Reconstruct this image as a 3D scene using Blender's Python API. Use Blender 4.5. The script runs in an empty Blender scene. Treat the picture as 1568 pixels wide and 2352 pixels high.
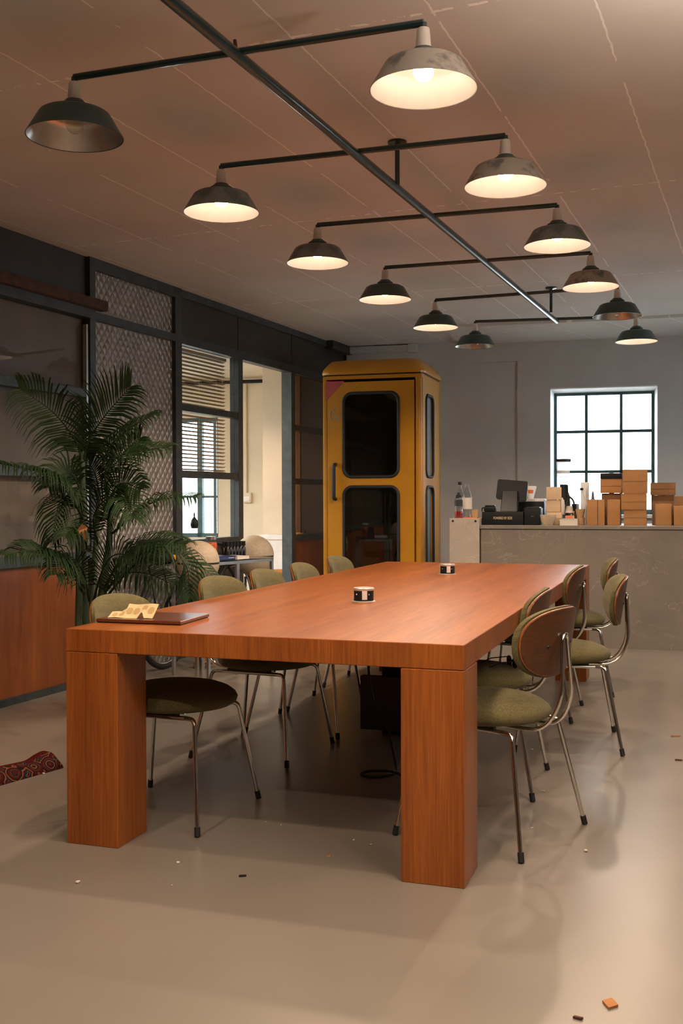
import bpy, bmesh, math, random
from mathutils import Vector, Matrix
PI = math.pi
R = math.radians
SC = bpy.context.scene
COL = SC.collection
random.seed(7)

# ------------------------------------------------------------------ camera, sky, exposure
F, PIT, ROL, H = 2422.86, .0129, -.0030, 1.1996
cam = bpy.data.cameras.new('camera')
cam.sensor_fit = 'VERTICAL'
cam.sensor_height = 36
cam.sensor_width = 24
cam.lens = F * 36 / 2352
cam.clip_start = .05
cam_o = bpy.data.objects.new('camera', cam)
COL.objects.link(cam_o)
cam_o.matrix_world = Matrix.Translation((0, 0, H)) @ Matrix.Rotation(PI / 2 - PIT, 4, 'X') @ Matrix.Rotation(ROL, 4, 'Z')
SC.camera = cam_o
SC.view_settings.view_transform = 'Standard'
SC.view_settings.look = 'None'
SC.view_settings.gamma = 1
SC.view_settings.use_curve_mapping = False
SC.view_settings.exposure = 0.02
world = bpy.data.worlds.new('sky')
SC.world = world
world.use_nodes = True
bg = world.node_tree.nodes['Background']
bg.inputs[0].default_value = (.86, .95, 1, 1)
bg.inputs[1].default_value = 9.5
SC.cycles.use_denoising = True
SC.cycles.max_bounces = 10
SC.cycles.diffuse_bounces = 6
SC.cycles.transparent_max_bounces = 16
SC.cycles.sample_clamp_indirect = 8
BULB = 46.0                      # radiance of a lit bulb's glass
BEAM = 46.0                      # watts of its downward beam
NEAR = 36.0                      # the same for the unseen lamps added overhead and at the right
UP = 500.0                       # watts of the floor uplighters added to brighten the ceiling
BULB_COL = (1, .75, .55)

# ------------------------------------------------------------------ from a pixel of the photograph to a point of the place
def ray(px, py):
    a, b = (px - 784) / F, -(py - 1176) / F
    cr, sr = math.cos(ROL), math.sin(ROL)
    x, u = a * cr - b * sr, a * sr + b * cr
    c, s = math.cos(PIT), math.sin(PIT)
    return Vector((x, c + u * s, -s + u * c))
def at_z(px, py, z=0.):
    r = ray(px, py); t = (z - H) / r.z
    return Vector((r.x * t, r.y * t, z))
def at_d(px, py, d):
    r = ray(px, py); t = d / r.y
    return Vector((r.x * t, d, H + r.z * t))
def at_pl(px, py, p, n):         # vertical plane through p with horizontal normal n
    r = ray(px, py); t = (n[0] * p[0] + n[1] * p[1]) / (n[0] * r.x + n[1] * r.y)
    return Vector((r.x * t, r.y * t, H + r.z * t))

# ------------------------------------------------------------------ materials
def nodes_of(name):
    m = bpy.data.materials.new(name); m.use_nodes = True
    nt = m.node_tree
    return m, nt, nt.nodes['Principled BSDF']
def math_n(nt, op, a, b=None, c=None):
    n = nt.nodes.new('ShaderNodeMath'); n.operation = op
    for i, v in enumerate((a, b, c)):
        if v is None: continue
        if isinstance(v, (int, float)): n.inputs[i].default_value = v
        else: nt.links.new(v, n.inputs[i])
    return n.outputs[0]
def coords(nt, scale=(1, 1, 1)):
    tc = nt.nodes.new('ShaderNodeTexCoord'); mp = nt.nodes.new('ShaderNodeMapping')
    mp.inputs['Scale'].default_value = scale
    nt.links.new(tc.outputs['Object'], mp.inputs[0])
    return mp.outputs[0]
def noise(nt, vec, scale, detail=4, rough=.55):
    n = nt.nodes.new('ShaderNodeTexNoise')
    n.inputs['Scale'].default_value = scale; n.inputs['Detail'].default_value = detail; n.inputs['Roughness'].default_value = rough
    nt.links.new(vec, n.inputs['Vector'])
    return n.outputs['Fac']
def ramp(nt, fac, stops):
    r = nt.nodes.new('ShaderNodeValToRGB')
    e = r.color_ramp.elements
    while len(e) < len(stops): e.new(.5)
    for i, (p, c) in enumerate(stops):
        e[i].position = p; e[i].color = (*c, 1)
    nt.links.new(fac, r.inputs[0])
    return r.outputs[0]
def bump(nt, b, h, strength=.3, dist=.01):
    n = nt.nodes.new('ShaderNodeBump'); n.inputs['Strength'].default_value = strength; n.inputs['Distance'].default_value = dist
    nt.links.new(h, n.inputs['Height']); nt.links.new(n.outputs[0], b.inputs['Normal'])
def plain(name, c, rough=.5, metal=0., c2=None, scale=8., stretch=(1, 1, 1), bmp=0., bscale=None, lo=.35, hi=.65, spec=.5, coat=0., detail=4):
    m, nt, b = nodes_of(name)
    b.inputs['Roughness'].default_value = rough; b.inputs['Metallic'].default_value = metal
    b.inputs['Specular IOR Level'].default_value = spec; b.inputs['Coat Weight'].default_value = coat
    b.inputs['Base Color'].default_value = (*c, 1)
    v = coords(nt, stretch)
    f = noise(nt, v, scale, detail)
    if c2 is None: c2 = tuple(x * .86 for x in c)
    nt.links.new(ramp(nt, f, [(lo, c), (hi, c2)]), b.inputs['Base Color'])
    if bmp: bump(nt, b, noise(nt, v, bscale or scale * 4, 3), bmp)
    return m
def glass(name, tint=(1, 1, 1), refl=.12, rough=.02):
    m, nt, b = nodes_of(name); nt.nodes.remove(b)
    out = nt.nodes['Material Output']
    t = nt.nodes.new('ShaderNodeBsdfTransparent'); t.inputs[0].default_value = (*tint, 1)
    g = nt.nodes.new('ShaderNodeBsdfGlossy'); g.inputs['Roughness'].default_value = rough
    fr = nt.nodes.new('ShaderNodeLayerWeight'); fr.inputs[0].default_value = .5
    mx = nt.nodes.new('ShaderNodeMixShader')
    nt.links.new(math_n(nt, 'MULTIPLY_ADD', math_n(nt, 'POWER', fr.outputs['Facing'], 5.), .9, refl * .35), mx.inputs[0])
    nt.links.new(t.outputs[0], mx.inputs[1]); nt.links.new(g.outputs[0], mx.inputs[2])
    nt.links.new(mx.outputs[0], out.inputs[0])
    return m
def frosted(name, c, op):
    m, nt, b = nodes_of(name)
    out = nt.nodes['Material Output']
    b.inputs['Base Color'].default_value = (*c, 1); b.inputs['Roughness'].default_value = .2
    t = nt.nodes.new('ShaderNodeBsdfTransparent'); mx = nt.nodes.new('ShaderNodeMixShader'); mx.inputs[0].default_value = op
    nt.links.new(t.outputs[0], mx.inputs[1]); nt.links.new(b.outputs[0], mx.inputs[2]); nt.links.new(mx.outputs[0], out.inputs[0])
    return m
def wood(name, c1, c2, axis='z', rough=.42, fine=70., top_axis=None, coat=.0):
    m, nt, b = nodes_of(name)
    st = {'x': (.03, 1, 1), 'y': (1, .03, 1), 'z': (1, 1, .03)}
    def grain(ax):
        v = coords(nt, st[ax])
        a = noise(nt, v, fine * 2.2, 6, .7); c = noise(nt, v, fine * .2, 3)
        return math_n(nt, 'ADD', math_n(nt, 'MULTIPLY', a, .62), math_n(nt, 'MULTIPLY', c, .38))
    g = grain(axis)
    if top_axis:                 # another veneer direction on the horizontal face
        ge = nt.nodes.new('ShaderNodeTexCoord'); sp = nt.nodes.new('ShaderNodeSeparateXYZ')
        nt.links.new(ge.outputs['Normal'], sp.inputs[0])
        up = math_n(nt, 'GREATER_THAN', sp.outputs[2], .7)
        g2 = grain(top_axis)
        g = math_n(nt, 'ADD', math_n(nt, 'MULTIPLY', g2, up), math_n(nt, 'MULTIPLY', g, math_n(nt, 'SUBTRACT', 1., up)))
    nt.links.new(ramp(nt, g, [(.36, c2), (.62, c1)]), b.inputs['Base Color'])
    b.inputs['Roughness'].default_value = rough; b.inputs['Coat Weight'].default_value = coat
    b.inputs['Coat Roughness'].default_value = .25
    bump(nt, b, g, .08, .003)
    return m
def emit(name, c, s):
    m, nt, b = nodes_of(name)
    b.inputs['Base Color'].default_value = (.9, .9, .9, 1)
    b.inputs['Emission Color'].default_value = (*c, 1); b.inputs['Emission Strength'].default_value = s
    return m

YW = R(22)                                     # the left wall, the ceiling boards and the lamp rail run this way
TX, TY = math.sin(YW), math.cos(YW)            # along the wall
def ceiling_mat():
    m, nt, b = nodes_of('painted_ceiling_boards')
    tc = nt.nodes.new('ShaderNodeTexCoord')
    def dot(v):
        d = nt.nodes.new('ShaderNodeVectorMath'); d.operation = 'DOT_PRODUCT'
        nt.links.new(tc.outputs['Object'], d.inputs[0]); d.inputs[1].default_value = (*v, 0)
        return d.outputs['Value']
    wob = noise(nt, tc.outputs['Object'], 14, 3)
    def seam(val, period, off, w):
        a = math_n(nt, 'ADD', val, math_n(nt, 'MULTIPLY', math_n(nt, 'SUBTRACT', wob, .5), .018))
        f = math_n(nt, 'FRACT', math_n(nt, 'DIVIDE', math_n(nt, 'SUBTRACT', a, off - period / 2), period))
        d = math_n(nt, 'ABSOLUTE', math_n(nt, 'SUBTRACT', f, .5))
        return math_n(nt, 'LESS_THAN', d, w / period)
    s1 = seam(dot((TY, -TX)), .5, -.01, .0035)
    s2 = seam(dot((TX, TY)), 2.2, 3.3, .008)
    brk = math_n(nt, 'GREATER_THAN', noise(nt, tc.outputs['Object'], 1.7, 3), .41)
    brk2 = math_n(nt, 'GREATER_THAN', noise(nt, tc.outputs['Object'], 22, 3), .52)
    s = math_n(nt, 'MAXIMUM', math_n(nt, 'MULTIPLY', s1, brk), math_n(nt, 'MULTIPLY', s2, brk2))
    base = ramp(nt, noise(nt, tc.outputs['Object'], 2.2, 5), [(.3, (.62, .605, .58)), (.7, (.69, .675, .65))])
    mx = nt.nodes.new('ShaderNodeMix'); mx.data_type = 'RGBA'
    nt.links.new(s, mx.inputs[0]); nt.links.new(base, mx.inputs[6]); mx.inputs[7].default_value = (.95, .93, .90, 1)
    nt.links.new(mx.outputs[2], b.inputs['Base Color'])
    b.inputs['Roughness'].default_value = .85
    bump(nt, b, math_n(nt, 'ADD', s, math_n(nt, 'MULTIPLY', noise(nt, tc.outputs['Object'], 60, 4), .35)), .35, .006)
    return m
def floor_mat():
    m, nt, b = nodes_of('polished_concrete')
    v = coords(nt)
    nt.links.new(ramp(nt, noise(nt, v, 1.1, 2, .5), [(.0, (.30, .262, .216)), (1., (.165, .144, .119))]), b.inputs['Base Color'])
    nt.links.new(math_n(nt, 'MULTIPLY_ADD', noise(nt, v, 1.6, 2), .06, .278), b.inputs['Roughness'])
    b.inputs['Specular IOR Level'].default_value = .55
    return m
def pressed_metal_mat():
    m, nt, b = nodes_of('pressed_diamond_metal')
    tc = nt.nodes.new('ShaderNodeTexCoord'); sp = nt.nodes.new('ShaderNodeSeparateXYZ')
    nt.links.new(tc.outputs['Object'], sp.inputs[0])
    k = PI / .064
    x = math_n(nt, 'MULTIPLY', math_n(nt, 'ADD', sp.outputs[0], math_n(nt, 'MULTIPLY', sp.outputs[2], .8)), k); z = math_n(nt, 'MULTIPLY', math_n(nt, 'SUBTRACT', sp.outputs[0], math_n(nt, 'MULTIPLY', sp.outputs[2], .8)), k)
    h = math_n(nt, 'MULTIPLY', math_n(nt, 'SINE', x), math_n(nt, 'SINE', z))
    h = math_n(nt, 'POWER', math_n(nt, 'ABSOLUTE', h), .6)
    nt.links.new(ramp(nt, noise(nt, tc.outputs['Object'], 3, 4), [(.3, (.34, .315, .285)), (.7, (.27, .255, .235))]), b.inputs['Base Color'])
    b.inputs['Metallic'].default_value = .55; b.inputs['Roughness'].default_value = .48
    bump(nt, b, h, .75, .012)
    return m
def marble_mat(name, c1, c2, vein):
    m, nt, b = nodes_of(name)
    v = coords(nt)
    a = noise(nt, v, 2.4, 7, .65)
    w = nt.nodes.new('ShaderNodeTexNoise'); w.inputs['Scale'].default_value = 3.1; w.inputs['Detail'].default_value = 6; w.inputs['Distortion'].default_value = 1.6
    nt.links.new(v, w.inputs['Vector'])
    vv = math_n(nt, 'LESS_THAN', math_n(nt, 'ABSOLUTE', math_n(nt, 'SUBTRACT', w.outputs['Fac'], .5)), .006)
    mx = nt.nodes.new('ShaderNodeMix'); mx.data_type = 'RGBA'
    nt.links.new(math_n(nt, 'MULTIPLY', vv, .45), mx.inputs[0])
    nt.links.new(ramp(nt, a, [(.3, c1), (.7, c2)]), mx.inputs[6]); mx.inputs[7].default_value = (*vein, 1)
    nt.links.new(mx.outputs[2], b.inputs['Base Color'])
    b.inputs['Roughness'].default_value = .45
    return m
def fabric_mat(name, c1, c2):
    m, nt, b = nodes_of(name)
    v = coords(nt, (.55, .55, 2.4))
    a = noise(nt, v, 260, 3, .7); big = noise(nt, v, 14, 3)
    f = math_n(nt, 'ADD', math_n(nt, 'MULTIPLY', a, .75), math_n(nt, 'MULTIPLY', big, .25))
    nt.links.new(ramp(nt, f, [(.36, c1), (.64, c2)]), b.inputs['Base Color'])
    b.inputs['Roughness'].default_value = .95; b.inputs['Specular IOR Level'].default_value = .15
    b.inputs['Sheen Weight'].default_value = .1; b.inputs['Sheen Roughness'].default_value = .5
    bump(nt, b, a, .5, .004)
    return m
def rug_mat():
    m, nt, b = nodes_of('oriental_rug_pile')
    v = coords(nt)
    vo = nt.nodes.new('ShaderNodeTexVoronoi'); vo.inputs['Scale'].default_value = 16; nt.links.new(v, vo.inputs['Vector'])
    f = noise(nt, v, 9, 2)
    s = math_n(nt, 'FRACT', math_n(nt, 'ADD', math_n(nt, 'MULTIPLY', vo.outputs['Distance'], 2.2), math_n(nt, 'MULTIPLY', f, 1.6)))
    red, dk, og, cr, bl = (.085, .009, .009), (.016, .014, .016), (.17, .05, .014), (.34, .22, .10), (.014, .022, .032)
    sp = nt.nodes.new('ShaderNodeSeparateXYZ'); nt.links.new(v, sp.inputs[0])
    pat = nt.nodes.new('ShaderNodeValToRGB'); pat.color_ramp.interpolation = 'CONSTANT'
    e = pat.color_ramp.elements
    st = [(0, red), (.22, dk), (.40, og), (.50, cr), (.535, red), (.66, bl), (.86, og), (.93, dk)]
    while len(e) < len(st): e.new(.5)
    for i, (p, c) in enumerate(st): e[i].position = p; e[i].color = (*c, 1)
    nt.links.new(s, pat.inputs[0])
    plain_edge = math_n(nt, 'LESS_THAN', math_n(nt, 'ADD', sp.outputs[1], math_n(nt, 'MULTIPLY', f, .05)), -.045)
    mx = nt.nodes.new('ShaderNodeMix'); mx.data_type = 'RGBA'
    nt.links.new(plain_edge, mx.inputs[0]); nt.links.new(pat.outputs[0], mx.inputs[6]); mx.inputs[7].default_value = (*red, 1)
    nt.links.new(mx.outputs[2], b.inputs['Base Color'])
    b.inputs['Roughness'].default_value = 1; b.inputs['Specular IOR Level'].default_value = .05
    bump(nt, b, noise(nt, v, 260, 2), .4, .004)
    return m

M = dict(
    ceiling=ceiling_mat(), floor=floor_mat(), pressed=pressed_metal_mat(), rug=rug_mat(),
    darkwall=plain('bounce_damping_wall', (.07, .062, .055), .85),  # unseen walls given a dark colour to cut bounced light
    wall=plain('painted_wall', (.52, .50, .48), .9, c2=(.47, .45, .435), scale=2.5, bmp=.08, bscale=70),
    cream=plain('cream_plaster', (.70, .60, .46), .9, c2=(.66, .56, .43), scale=3, bmp=.1, bscale=50),
    white=plain('white_paint', (.78, .78, .78), .6),
    frame=plain('dark_steel_frame', (.055, .068, .072), .5, .3, c2=(.035, .045, .05), scale=14, bmp=.05),
    teal=plain('teal_steel', (.05, .105, .11), .5, .2, c2=(.035, .075, .08), scale=9),
    header=plain('dark_header_panel', (.030, .027, .022), .55, c2=(.020, .018, .015), scale=5),
    backing=plain('grey_backing_board', (.17, .148, .125), .8, c2=(.13, .112, .095), scale=3),
    rust=plain('rusty_board', (.10, .045, .03), .9, c2=(.05, .03, .025), scale=16, bmp=.4, bscale=60),
    table=wood('reddish_table_veneer', (.37, .108, .016), (.17, .041, .006), 'z', .36, 60, top_axis='y', coat=.04),
    panelwood=wood('orange_wood_panel', (.25, .069, .011), (.15, .040, .006), 'z', .5, 40),
    shell=wood('chair_plywood', (.115, .038, .011), (.045, .014, .004), 'y', .35, 45, coat=.2),
    shelledge=plain('plywood_edge', (.30, .10, .022), .4, c2=(.22, .07, .015), scale=40),
    board=wood('dark_red_board', (.15, .040, .016), (.08, .020, .009), 'x', .28, 50, coat=.3),
    fabric=fabric_mat('olive_green_fabric', (.070, .060, .022), (.175, .150, .066)),
    chrome=plain('chrome', (.78, .77, .75), .09, 1., c2=(.7, .69, .67), scale=5),
    rubber=plain('black_rubber', (.012, .012, .012), .6),
    black=plain('black_plastic', (.008, .010, .011), .5, spec=.25),
    blackm=plain('black_metal', (.02, .022, .022), .35, .5),
    rod=plain('dark_green_rail_paint', (.014, .042, .045), .28, .1, c2=(.010, .030, .033), scale=20, coat=.25),
    lampdark=plain('dark_green_enamel', (.045, .088, .088), .38, c2=(.030, .062, .062), scale=9),
    lampgrey=plain('grey_worn_enamel', (.19, .225, .22), .5, c2=(.10, .13, .13), scale=18, lo=.45, hi=.6),
    lamppale=plain('pale_scuffed_enamel', (.36, .33, .29), .5, c2=(.15, .15, .14), scale=16, lo=.52, hi=.66),
    porcelain=plain('porcelain', (.74, .69, .64), .4),
    enamel=plain('white_enamel', (.84, .80, .74), .35, c2=(.78, .74, .68), scale=9),
    alu=plain('bare_aluminium', (.55, .52, .48), .32, .9, c2=(.42, .40, .37), scale=6),
    bulbon=emit('lit_bulb', BULB_COL, BULB),
    bulboff=glass('clear_bulb_glass', (.9, .88, .84), .14),
    booth=plain('ochre_booth_paint', (.50, .225, .008), .38, c2=(.44, .195, .007), scale=4, coat=.15),
    dark=plain('dark_interior', (.012, .012, .012), .6),
    lining=plain('grey_booth_lining', (.32, .30, .27), .6),
    pink=plain('faded_pink_sticker', (.42, .055, .065), .6, c2=(.34, .05, .055), scale=20),
    pinkt=plain('faded_pink_lettering', (.50, .13, .14), .6),
    sticker=plain('pale_grey_sticker', (.34, .30, .26), .6, c2=(.27, .23, .19), scale=30),
    pane=glass('window_glass', (.97, .985, .985), .12),
    apane=glass('smoked_glass', (.62, .55, .48), .02),
    dpane=glass('booth_glass', (.55, .56, .54), .30, .02),
    fpane=plain('frosted_booth_glass', (.20, .245, .26), .3, c2=(.17, .21, .225), scale=3),
    bglass=glass('clear_bottle_glass', (.90, .92, .92), .16),
    counter=marble_mat('taupe_marble_laminate', (.245, .21, .175), (.185, .16, .135), (.36, .32, .27)),
    counterl=marble_mat('pale_marble_laminate', (.50, .43, .355), (.42, .36, .295), (.6, .54, .46)),
    kraft=plain('kraft_card', (.43, .215, .080), .85, c2=(.37, .185, .068), scale=9, bmp=.06),
    kraft2=plain('dark_kraft_card', (.29, .15, .065), .85, c2=(.24, .125, .053), scale=9, bmp=.06),
    kraftp=plain('pale_kraft_card', (.66, .49, .32), .85, c2=(.58, .42, .27), scale=9, bmp=.06),
    tape=plain('parcel_tape', (.44, .25, .11), .3),
    wicker=plain('wicker', (.58, .38, .19), .8, c2=(.40, .24, .11), scale=90, stretch=(1, 1, 3), bmp=.5, bscale=120),
    bowl=plain('pale_wood_bowl', (.60, .47, .32), .6, c2=(.48, .36, .23), scale=30, stretch=(1, 1, 6)),
    red=plain('red_syrup', (.30, .012, .008), .25, coat=.4),
    orange=plain('orange_contents', (.75, .12, .008), .5, c2=(.6, .075, .006), scale=60),
    orangecard=plain('orange_label', (.78, .20, .06), .6),
    labelw=plain('white_label', (.70, .64, .58), .7),
    labelk=plain('black_label', (.02, .025, .025), .5),
    labelb=plain('blue_label', (.04, .16, .26), .6),
    book=plain('blue_book_cover', (.02, .035, .14), .5),
    paper=plain('pale_paper', (.72, .68, .60), .8),
    gold=plain('gold_lettering', (.85, .68, .45), .4),
    ball=plain('beige_shell', (.47, .38, .27), .55, c2=(.40, .32, .225), scale=60),
    amber=plain('dark_bottle_glass', (.012, .009, .008), .12),
    yellow=plain('ochre_upholstery', (.46, .22, .03), .8),
    slat=plain('tan_blind_slat', (.32, .235, .15), .6),
    frond=plain('palm_leaf', (.012, .028, .009), .55, c2=(.020, .042, .013), scale=4, spec=.18),
    stem=plain('palm_stem', (.045, .075, .030), .5, c2=(.03, .05, .022), scale=12),
    dry=plain('dry_leaf', (.42, .17, .05), .8),
    pot=plain('dark_pot', (.03, .034, .034), .6),
    stick=plain('cream_sticker_paper', (.80, .66, .36), .75),
    stickd=plain('tan_round_sticker', (.62, .42, .19), .75),
    crumb=plain('white_crumb', (.75, .68, .58), .9),
    chip=plain('wood_chip', (.44, .19, .06), .8),
    banana=plain('haze_paled_leaf', (.60, .68, .58), .6),  # leaf colour lightened to stand in for daylight overexposure
    steel=plain('brushed_steel', (.55, .55, .54), .3, 1.),
    frostp=frosted('frosted_clear_plastic', (.80, .82, .86), .45),
    milky=frosted('milky_glass', (.82, .84, .88), .5),
    silverp=plain('silver_plastic', (.60, .57, .53), .35, .6),
)

# ------------------------------------------------------------------ mesh helpers
def box(bm, x0, x1, y0, y1, z0, z1, bev=0., seg=2):
    vs = [bm.verts.new((x, y, z)) for z in (z0, z1) for y in (y0, y1) for x in (x0, x1)]
    fs = [bm.faces.new([vs[i] for i in q]) for q in ((0, 2, 3, 1), (4, 5, 7, 6), (0, 1, 5, 4), (2, 6, 7, 3), (0, 4, 6, 2), (1, 3, 7, 5))]
    if bev:
        es = list({e for f in fs for e in f.edges})
        bmesh.ops.bevel(bm, geom=es, offset=bev, segments=seg, affect='EDGES', profile=.6)
    return vs
def prism(bm, pts, z0, z1):      # polygon in xy, extruded in z
    a = [bm.verts.new((p[0], p[1], z0)) for p in pts]; b = [bm.verts.new((p[0], p[1], z1)) for p in pts]
    n = len(pts)
    bm.faces.new(a[::-1]); bm.faces.new(b)
    for i in range(n): bm.faces.new((a[i], a[(i + 1) % n], b[(i + 1) % n], b[i]))
def lathe(bm, prof, seg=24, c=(0, 0, 0), sx=1., sy=1.):
    rings = []
    for r, z in prof:
        if r < 1e-5: rings.append([bm.verts.new((c[0], c[1], c[2] + z))])
        else: rings.append([bm.verts.new((c[0] + r * sx * math.cos(2 * PI * i / seg), c[1] + r * sy * math.sin(2 * PI * i / seg), c[2] + z)) for i in range(seg)])
    for a, b in zip(rings, rings[1:]):
        for i in range(seg):
            j = (i + 1) % seg
            if len(a) == 1 and len(b) == 1: continue
            if len(a) == 1: bm.faces.new((a[0], b[j], b[i]))
            elif len(b) == 1: bm.faces.new((a[i], a[j], b[0]))
            else: bm.faces.new((a[i], a[j], b[j], b[i]))
def fillet(pts, rad, n=5):
    pts = [Vector(p) for p in pts]; out = [pts[0]]
    for a, p, b in zip(pts, pts[1:], pts[2:]):
        r = min(rad, (a - p).length * .49, (b - p).length * .49)
        s, e = p + (a - p).normalized() * r, p + (b - p).normalized() * r
        for i in range(n + 1):
            t = i / n
            out.append(s * (1 - t) ** 2 + p * 2 * t * (1 - t) + e * t * t)
    out.append(pts[-1])
    return out
def tube(bm, pts, r, seg=8, r2=None):
    pts = [Vector(p) for p in pts]; n = len(pts)
    t0 = (pts[1] - pts[0]).normalized()
    u = t0.orthogonal().normalized(); prev = t0; rings = []
    for i, p in enumerate(pts):
        t = ((pts[i] - pts[i - 1]).normalized() if i else t0) + ((pts[i + 1] - pts[i]).normalized() if i < n - 1 else Vector())
        t.normalize()
        q = prev.rotation_difference(t); u = q @ u; u = (u - t * u.dot(t)).normalized(); prev = t
        w = t.cross(u); rr = r if r2 is None else r + (r2 - r) * i / (n - 1)
        rings.append([bm.verts.new(p + (u * math.cos(2 * PI * k / seg) + w * math.sin(2 * PI * k / seg)) * rr) for k in range(seg)])
    for a, b in zip(rings, rings[1:]):
        for i in range(seg):
            j = (i + 1) % seg
            bm.faces.new((a[i], a[j], b[j], b[i]))
    bm.faces.new(rings[0][::-1]); bm.faces.new(rings[-1])
def rrect(w, h, r, n=6):         # rounded rectangle outline
    o = []
    for cx, cy, a0 in ((w / 2 - r, h / 2 - r, 0), (-w / 2 + r, h / 2 - r, 90), (-w / 2 + r, -h / 2 + r, 180), (w / 2 - r, -h / 2 + r, 270)):
        for i in range(n + 1):
            a = R(a0 + 90 * i / n); o.append((cx + r * math.cos(a), cy + r * math.sin(a)))
    return o
def obj(name, bm, m, parent=None, smooth=False, angle=35):
    bmesh.ops.recalc_face_normals(bm, faces=bm.faces)
    me = bpy.data.meshes.new(name); bm.to_mesh(me); bm.free()
    if smooth:
        for p in me.polygons: p.use_smooth = True
        me.set_sharp_from_angle(angle=R(angle))
    me.materials.append(M[m] if isinstance(m, str) else m)
    o = bpy.data.objects.new(name, me); COL.objects.link(o)
    if parent: o.parent = parent
    return o
def B(): return bmesh.new()
def tag(o, label, cat, group=None, kind=None):
    o['label'] = label; o['category'] = cat
    if group: o['group'] = group
    if kind: o['kind'] = kind
    return o
def thing(name, label, cat, loc=(0, 0, 0), rz=0., group=None):
    o = bpy.data.objects.new(name, None); COL.objects.link(o); o.empty_display_size = .1
    o.location = loc; o.rotation_euler = (0, 0, rz)
    return tag(o, label, cat, group)
def struct(name, bm, m, loc=(0, 0, 0), rz=0., parent=None, smooth=False):
    o = obj(name, bm, m, parent, smooth); o['kind'] = 'structure'
    if not parent: o.location = loc; o.rotation_euler = (0, 0, rz)
    return o
def copy_tree(o, parent=None):
    c = o.copy(); COL.objects.link(c)
    if parent: c.parent = parent
    for ch in list(o.children): copy_tree(ch, c)
    return c
def bx(name, m, parent, *a, bev=0., seg=2):
    bm = B(); box(bm, *a, bev=bev, seg=seg)
    return obj(name, bm, m, parent, smooth=bev > 0)
def text(name, body, size, m, parent, mat4, sx=1., ext=.0006):
    cu = bpy.data.curves.new(name, 'FONT'); cu.body = body; cu.size = size; cu.extrude = ext
    cu.align_x = 'CENTER'; cu.align_y = 'CENTER'; cu.materials.append(M[m])
    o = bpy.data.objects.new(name, cu); COL.objects.link(o)
    dg = bpy.context.evaluated_depsgraph_get()
    me = bpy.data.meshes.new_from_object(o.evaluated_get(dg)); bpy.data.objects.remove(o)
    o = bpy.data.objects.new(name, me); COL.objects.link(o); o.parent = parent
    o.matrix_local = mat4 @ Matrix.Diagonal((sx, 1, 1, 1))
    return o

# ------------------------------------------------------------------ the room
CEIL = 2.775
W0 = Vector((-1.746, 6.646, 0)); WR = R(68)            # left wall frame: local x along the wall, local y into the next room
def wl(s, y=0., z=0.): return (W0.x + s * TX - y * TY, W0.y + s * TY + y * TX, z)
BW = Vector((2.52, 10.367, 0)); BYAW = R(15)           # back wall frame: local x to the right, local y outwards
BC, BS = math.cos(BYAW), math.sin(BYAW)
def bl(x, y=0., z=0.): return (BW.x + x * BC + y * BS, BW.y - x * BS + y * BC, z)
def bkpt(px, py, v=0.):                                # pixel -> local x, z on the back wall plane
    p = at_pl(px, py, bl(0, v), (BS, BC)); d = p - BW
    return d.x * BC - d.y * BS, p.z
XC = -2.545                                            # local x of the back left corner
XR = 3.1
def corner(): return bl(XC)
cr_ = bl(XR)
right_far = (cr_[0] - 12.6 * TX, cr_[1] - 12.6 * TY)
left_far = wl(-9.6)

bm = B(); box(bm, -9, 7.5, -4, 14.5, -.12, 0); struct('floor', bm, 'floor')
bm = B(); prism(bm, [left_far, right_far, bl(XR, .3), bl(XC - .1, .3), wl(4.8, .05)], CEIL, CEIL + .12); struct('ceiling', bm, 'ceiling')

# back wall with the window opening
wx0, wz1 = bkpt(1264, 893); wx1, _ = bkpt(1509, 887)
wz0, wz1 = 1.03, 2.275
bm = B()
box(bm, XC, wx0, 0, .28, 0, CEIL); box(bm, wx1, XR + .2, 0, .28, 0, CEIL)
box(bm, wx0, wx1, 0, .28, 0, wz0); box(bm, wx0, wx1, 0, .28, wz1, CEIL)
wb = struct('wall_back', bm, 'wall', BW, -BYAW)
px_, _ = bkpt(1188, 900)
bm = B(); box(bm, XC, XR, -.018, 0, 2.565, CEIL - .001); box(bm, px_, wx0 - .001, -.015, 0, 0, 2.565); box(bm, wx1 + .001, XR, -.015, 0, 0, 2.565)
box(bm, wx0 - .001, wx1 + .001, -.015, 0, wz1 + .012, 2.565); box(bm, wx0 - .001, wx1 + .001, -.015, 0, 0, wz0 - .03)
struct('wall_cladding', bm, 'wall', BW, -BYAW)
bm = B()
ry, sp_ = .20, .022
for q in (((wx0 - .001, 0), (wx0 + sp_, ry), (wx0 + sp_, ry + .06), (wx0 - .001, ry + .06)), ((wx1 + .001, 0), (wx1 + .001, ry + .06), (wx1 - sp_, ry + .06), (wx1 - sp_, ry))):
    prism(bm, [(p_[0], p_[1] - (.018 if p_[1] == 0 else 0)) for p_ in q], wz0, wz1)
vs = [bm.verts.new(q) for q in ((wx0, -.018, wz1 + .012), (wx1, -.018, wz1 + .012), (wx0, -.018, wz1), (wx1, -.018, wz1), (wx0, ry + .06, wz1 + .012), (wx1, ry + .06, wz1 + .012), (wx0, ry + .06, wz1 - .028), (wx1, ry + .06, wz1 - .028))]
for q in ((0, 1, 3, 2), (4, 6, 7, 5), (0, 4, 5, 1), (2, 3, 7, 6), (0, 2, 6, 4), (1, 5, 7, 3)): bm.faces.new([vs[k] for k in q])
box(bm, wx0 - .02, wx1 + .02, -.06, ry, wz0 - .03, wz0 + .001)
struct('trim_1', bm, 'white', BW, -BYAW)
bm = B()
fw, y0, y1 = .05, .20, .25
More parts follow.
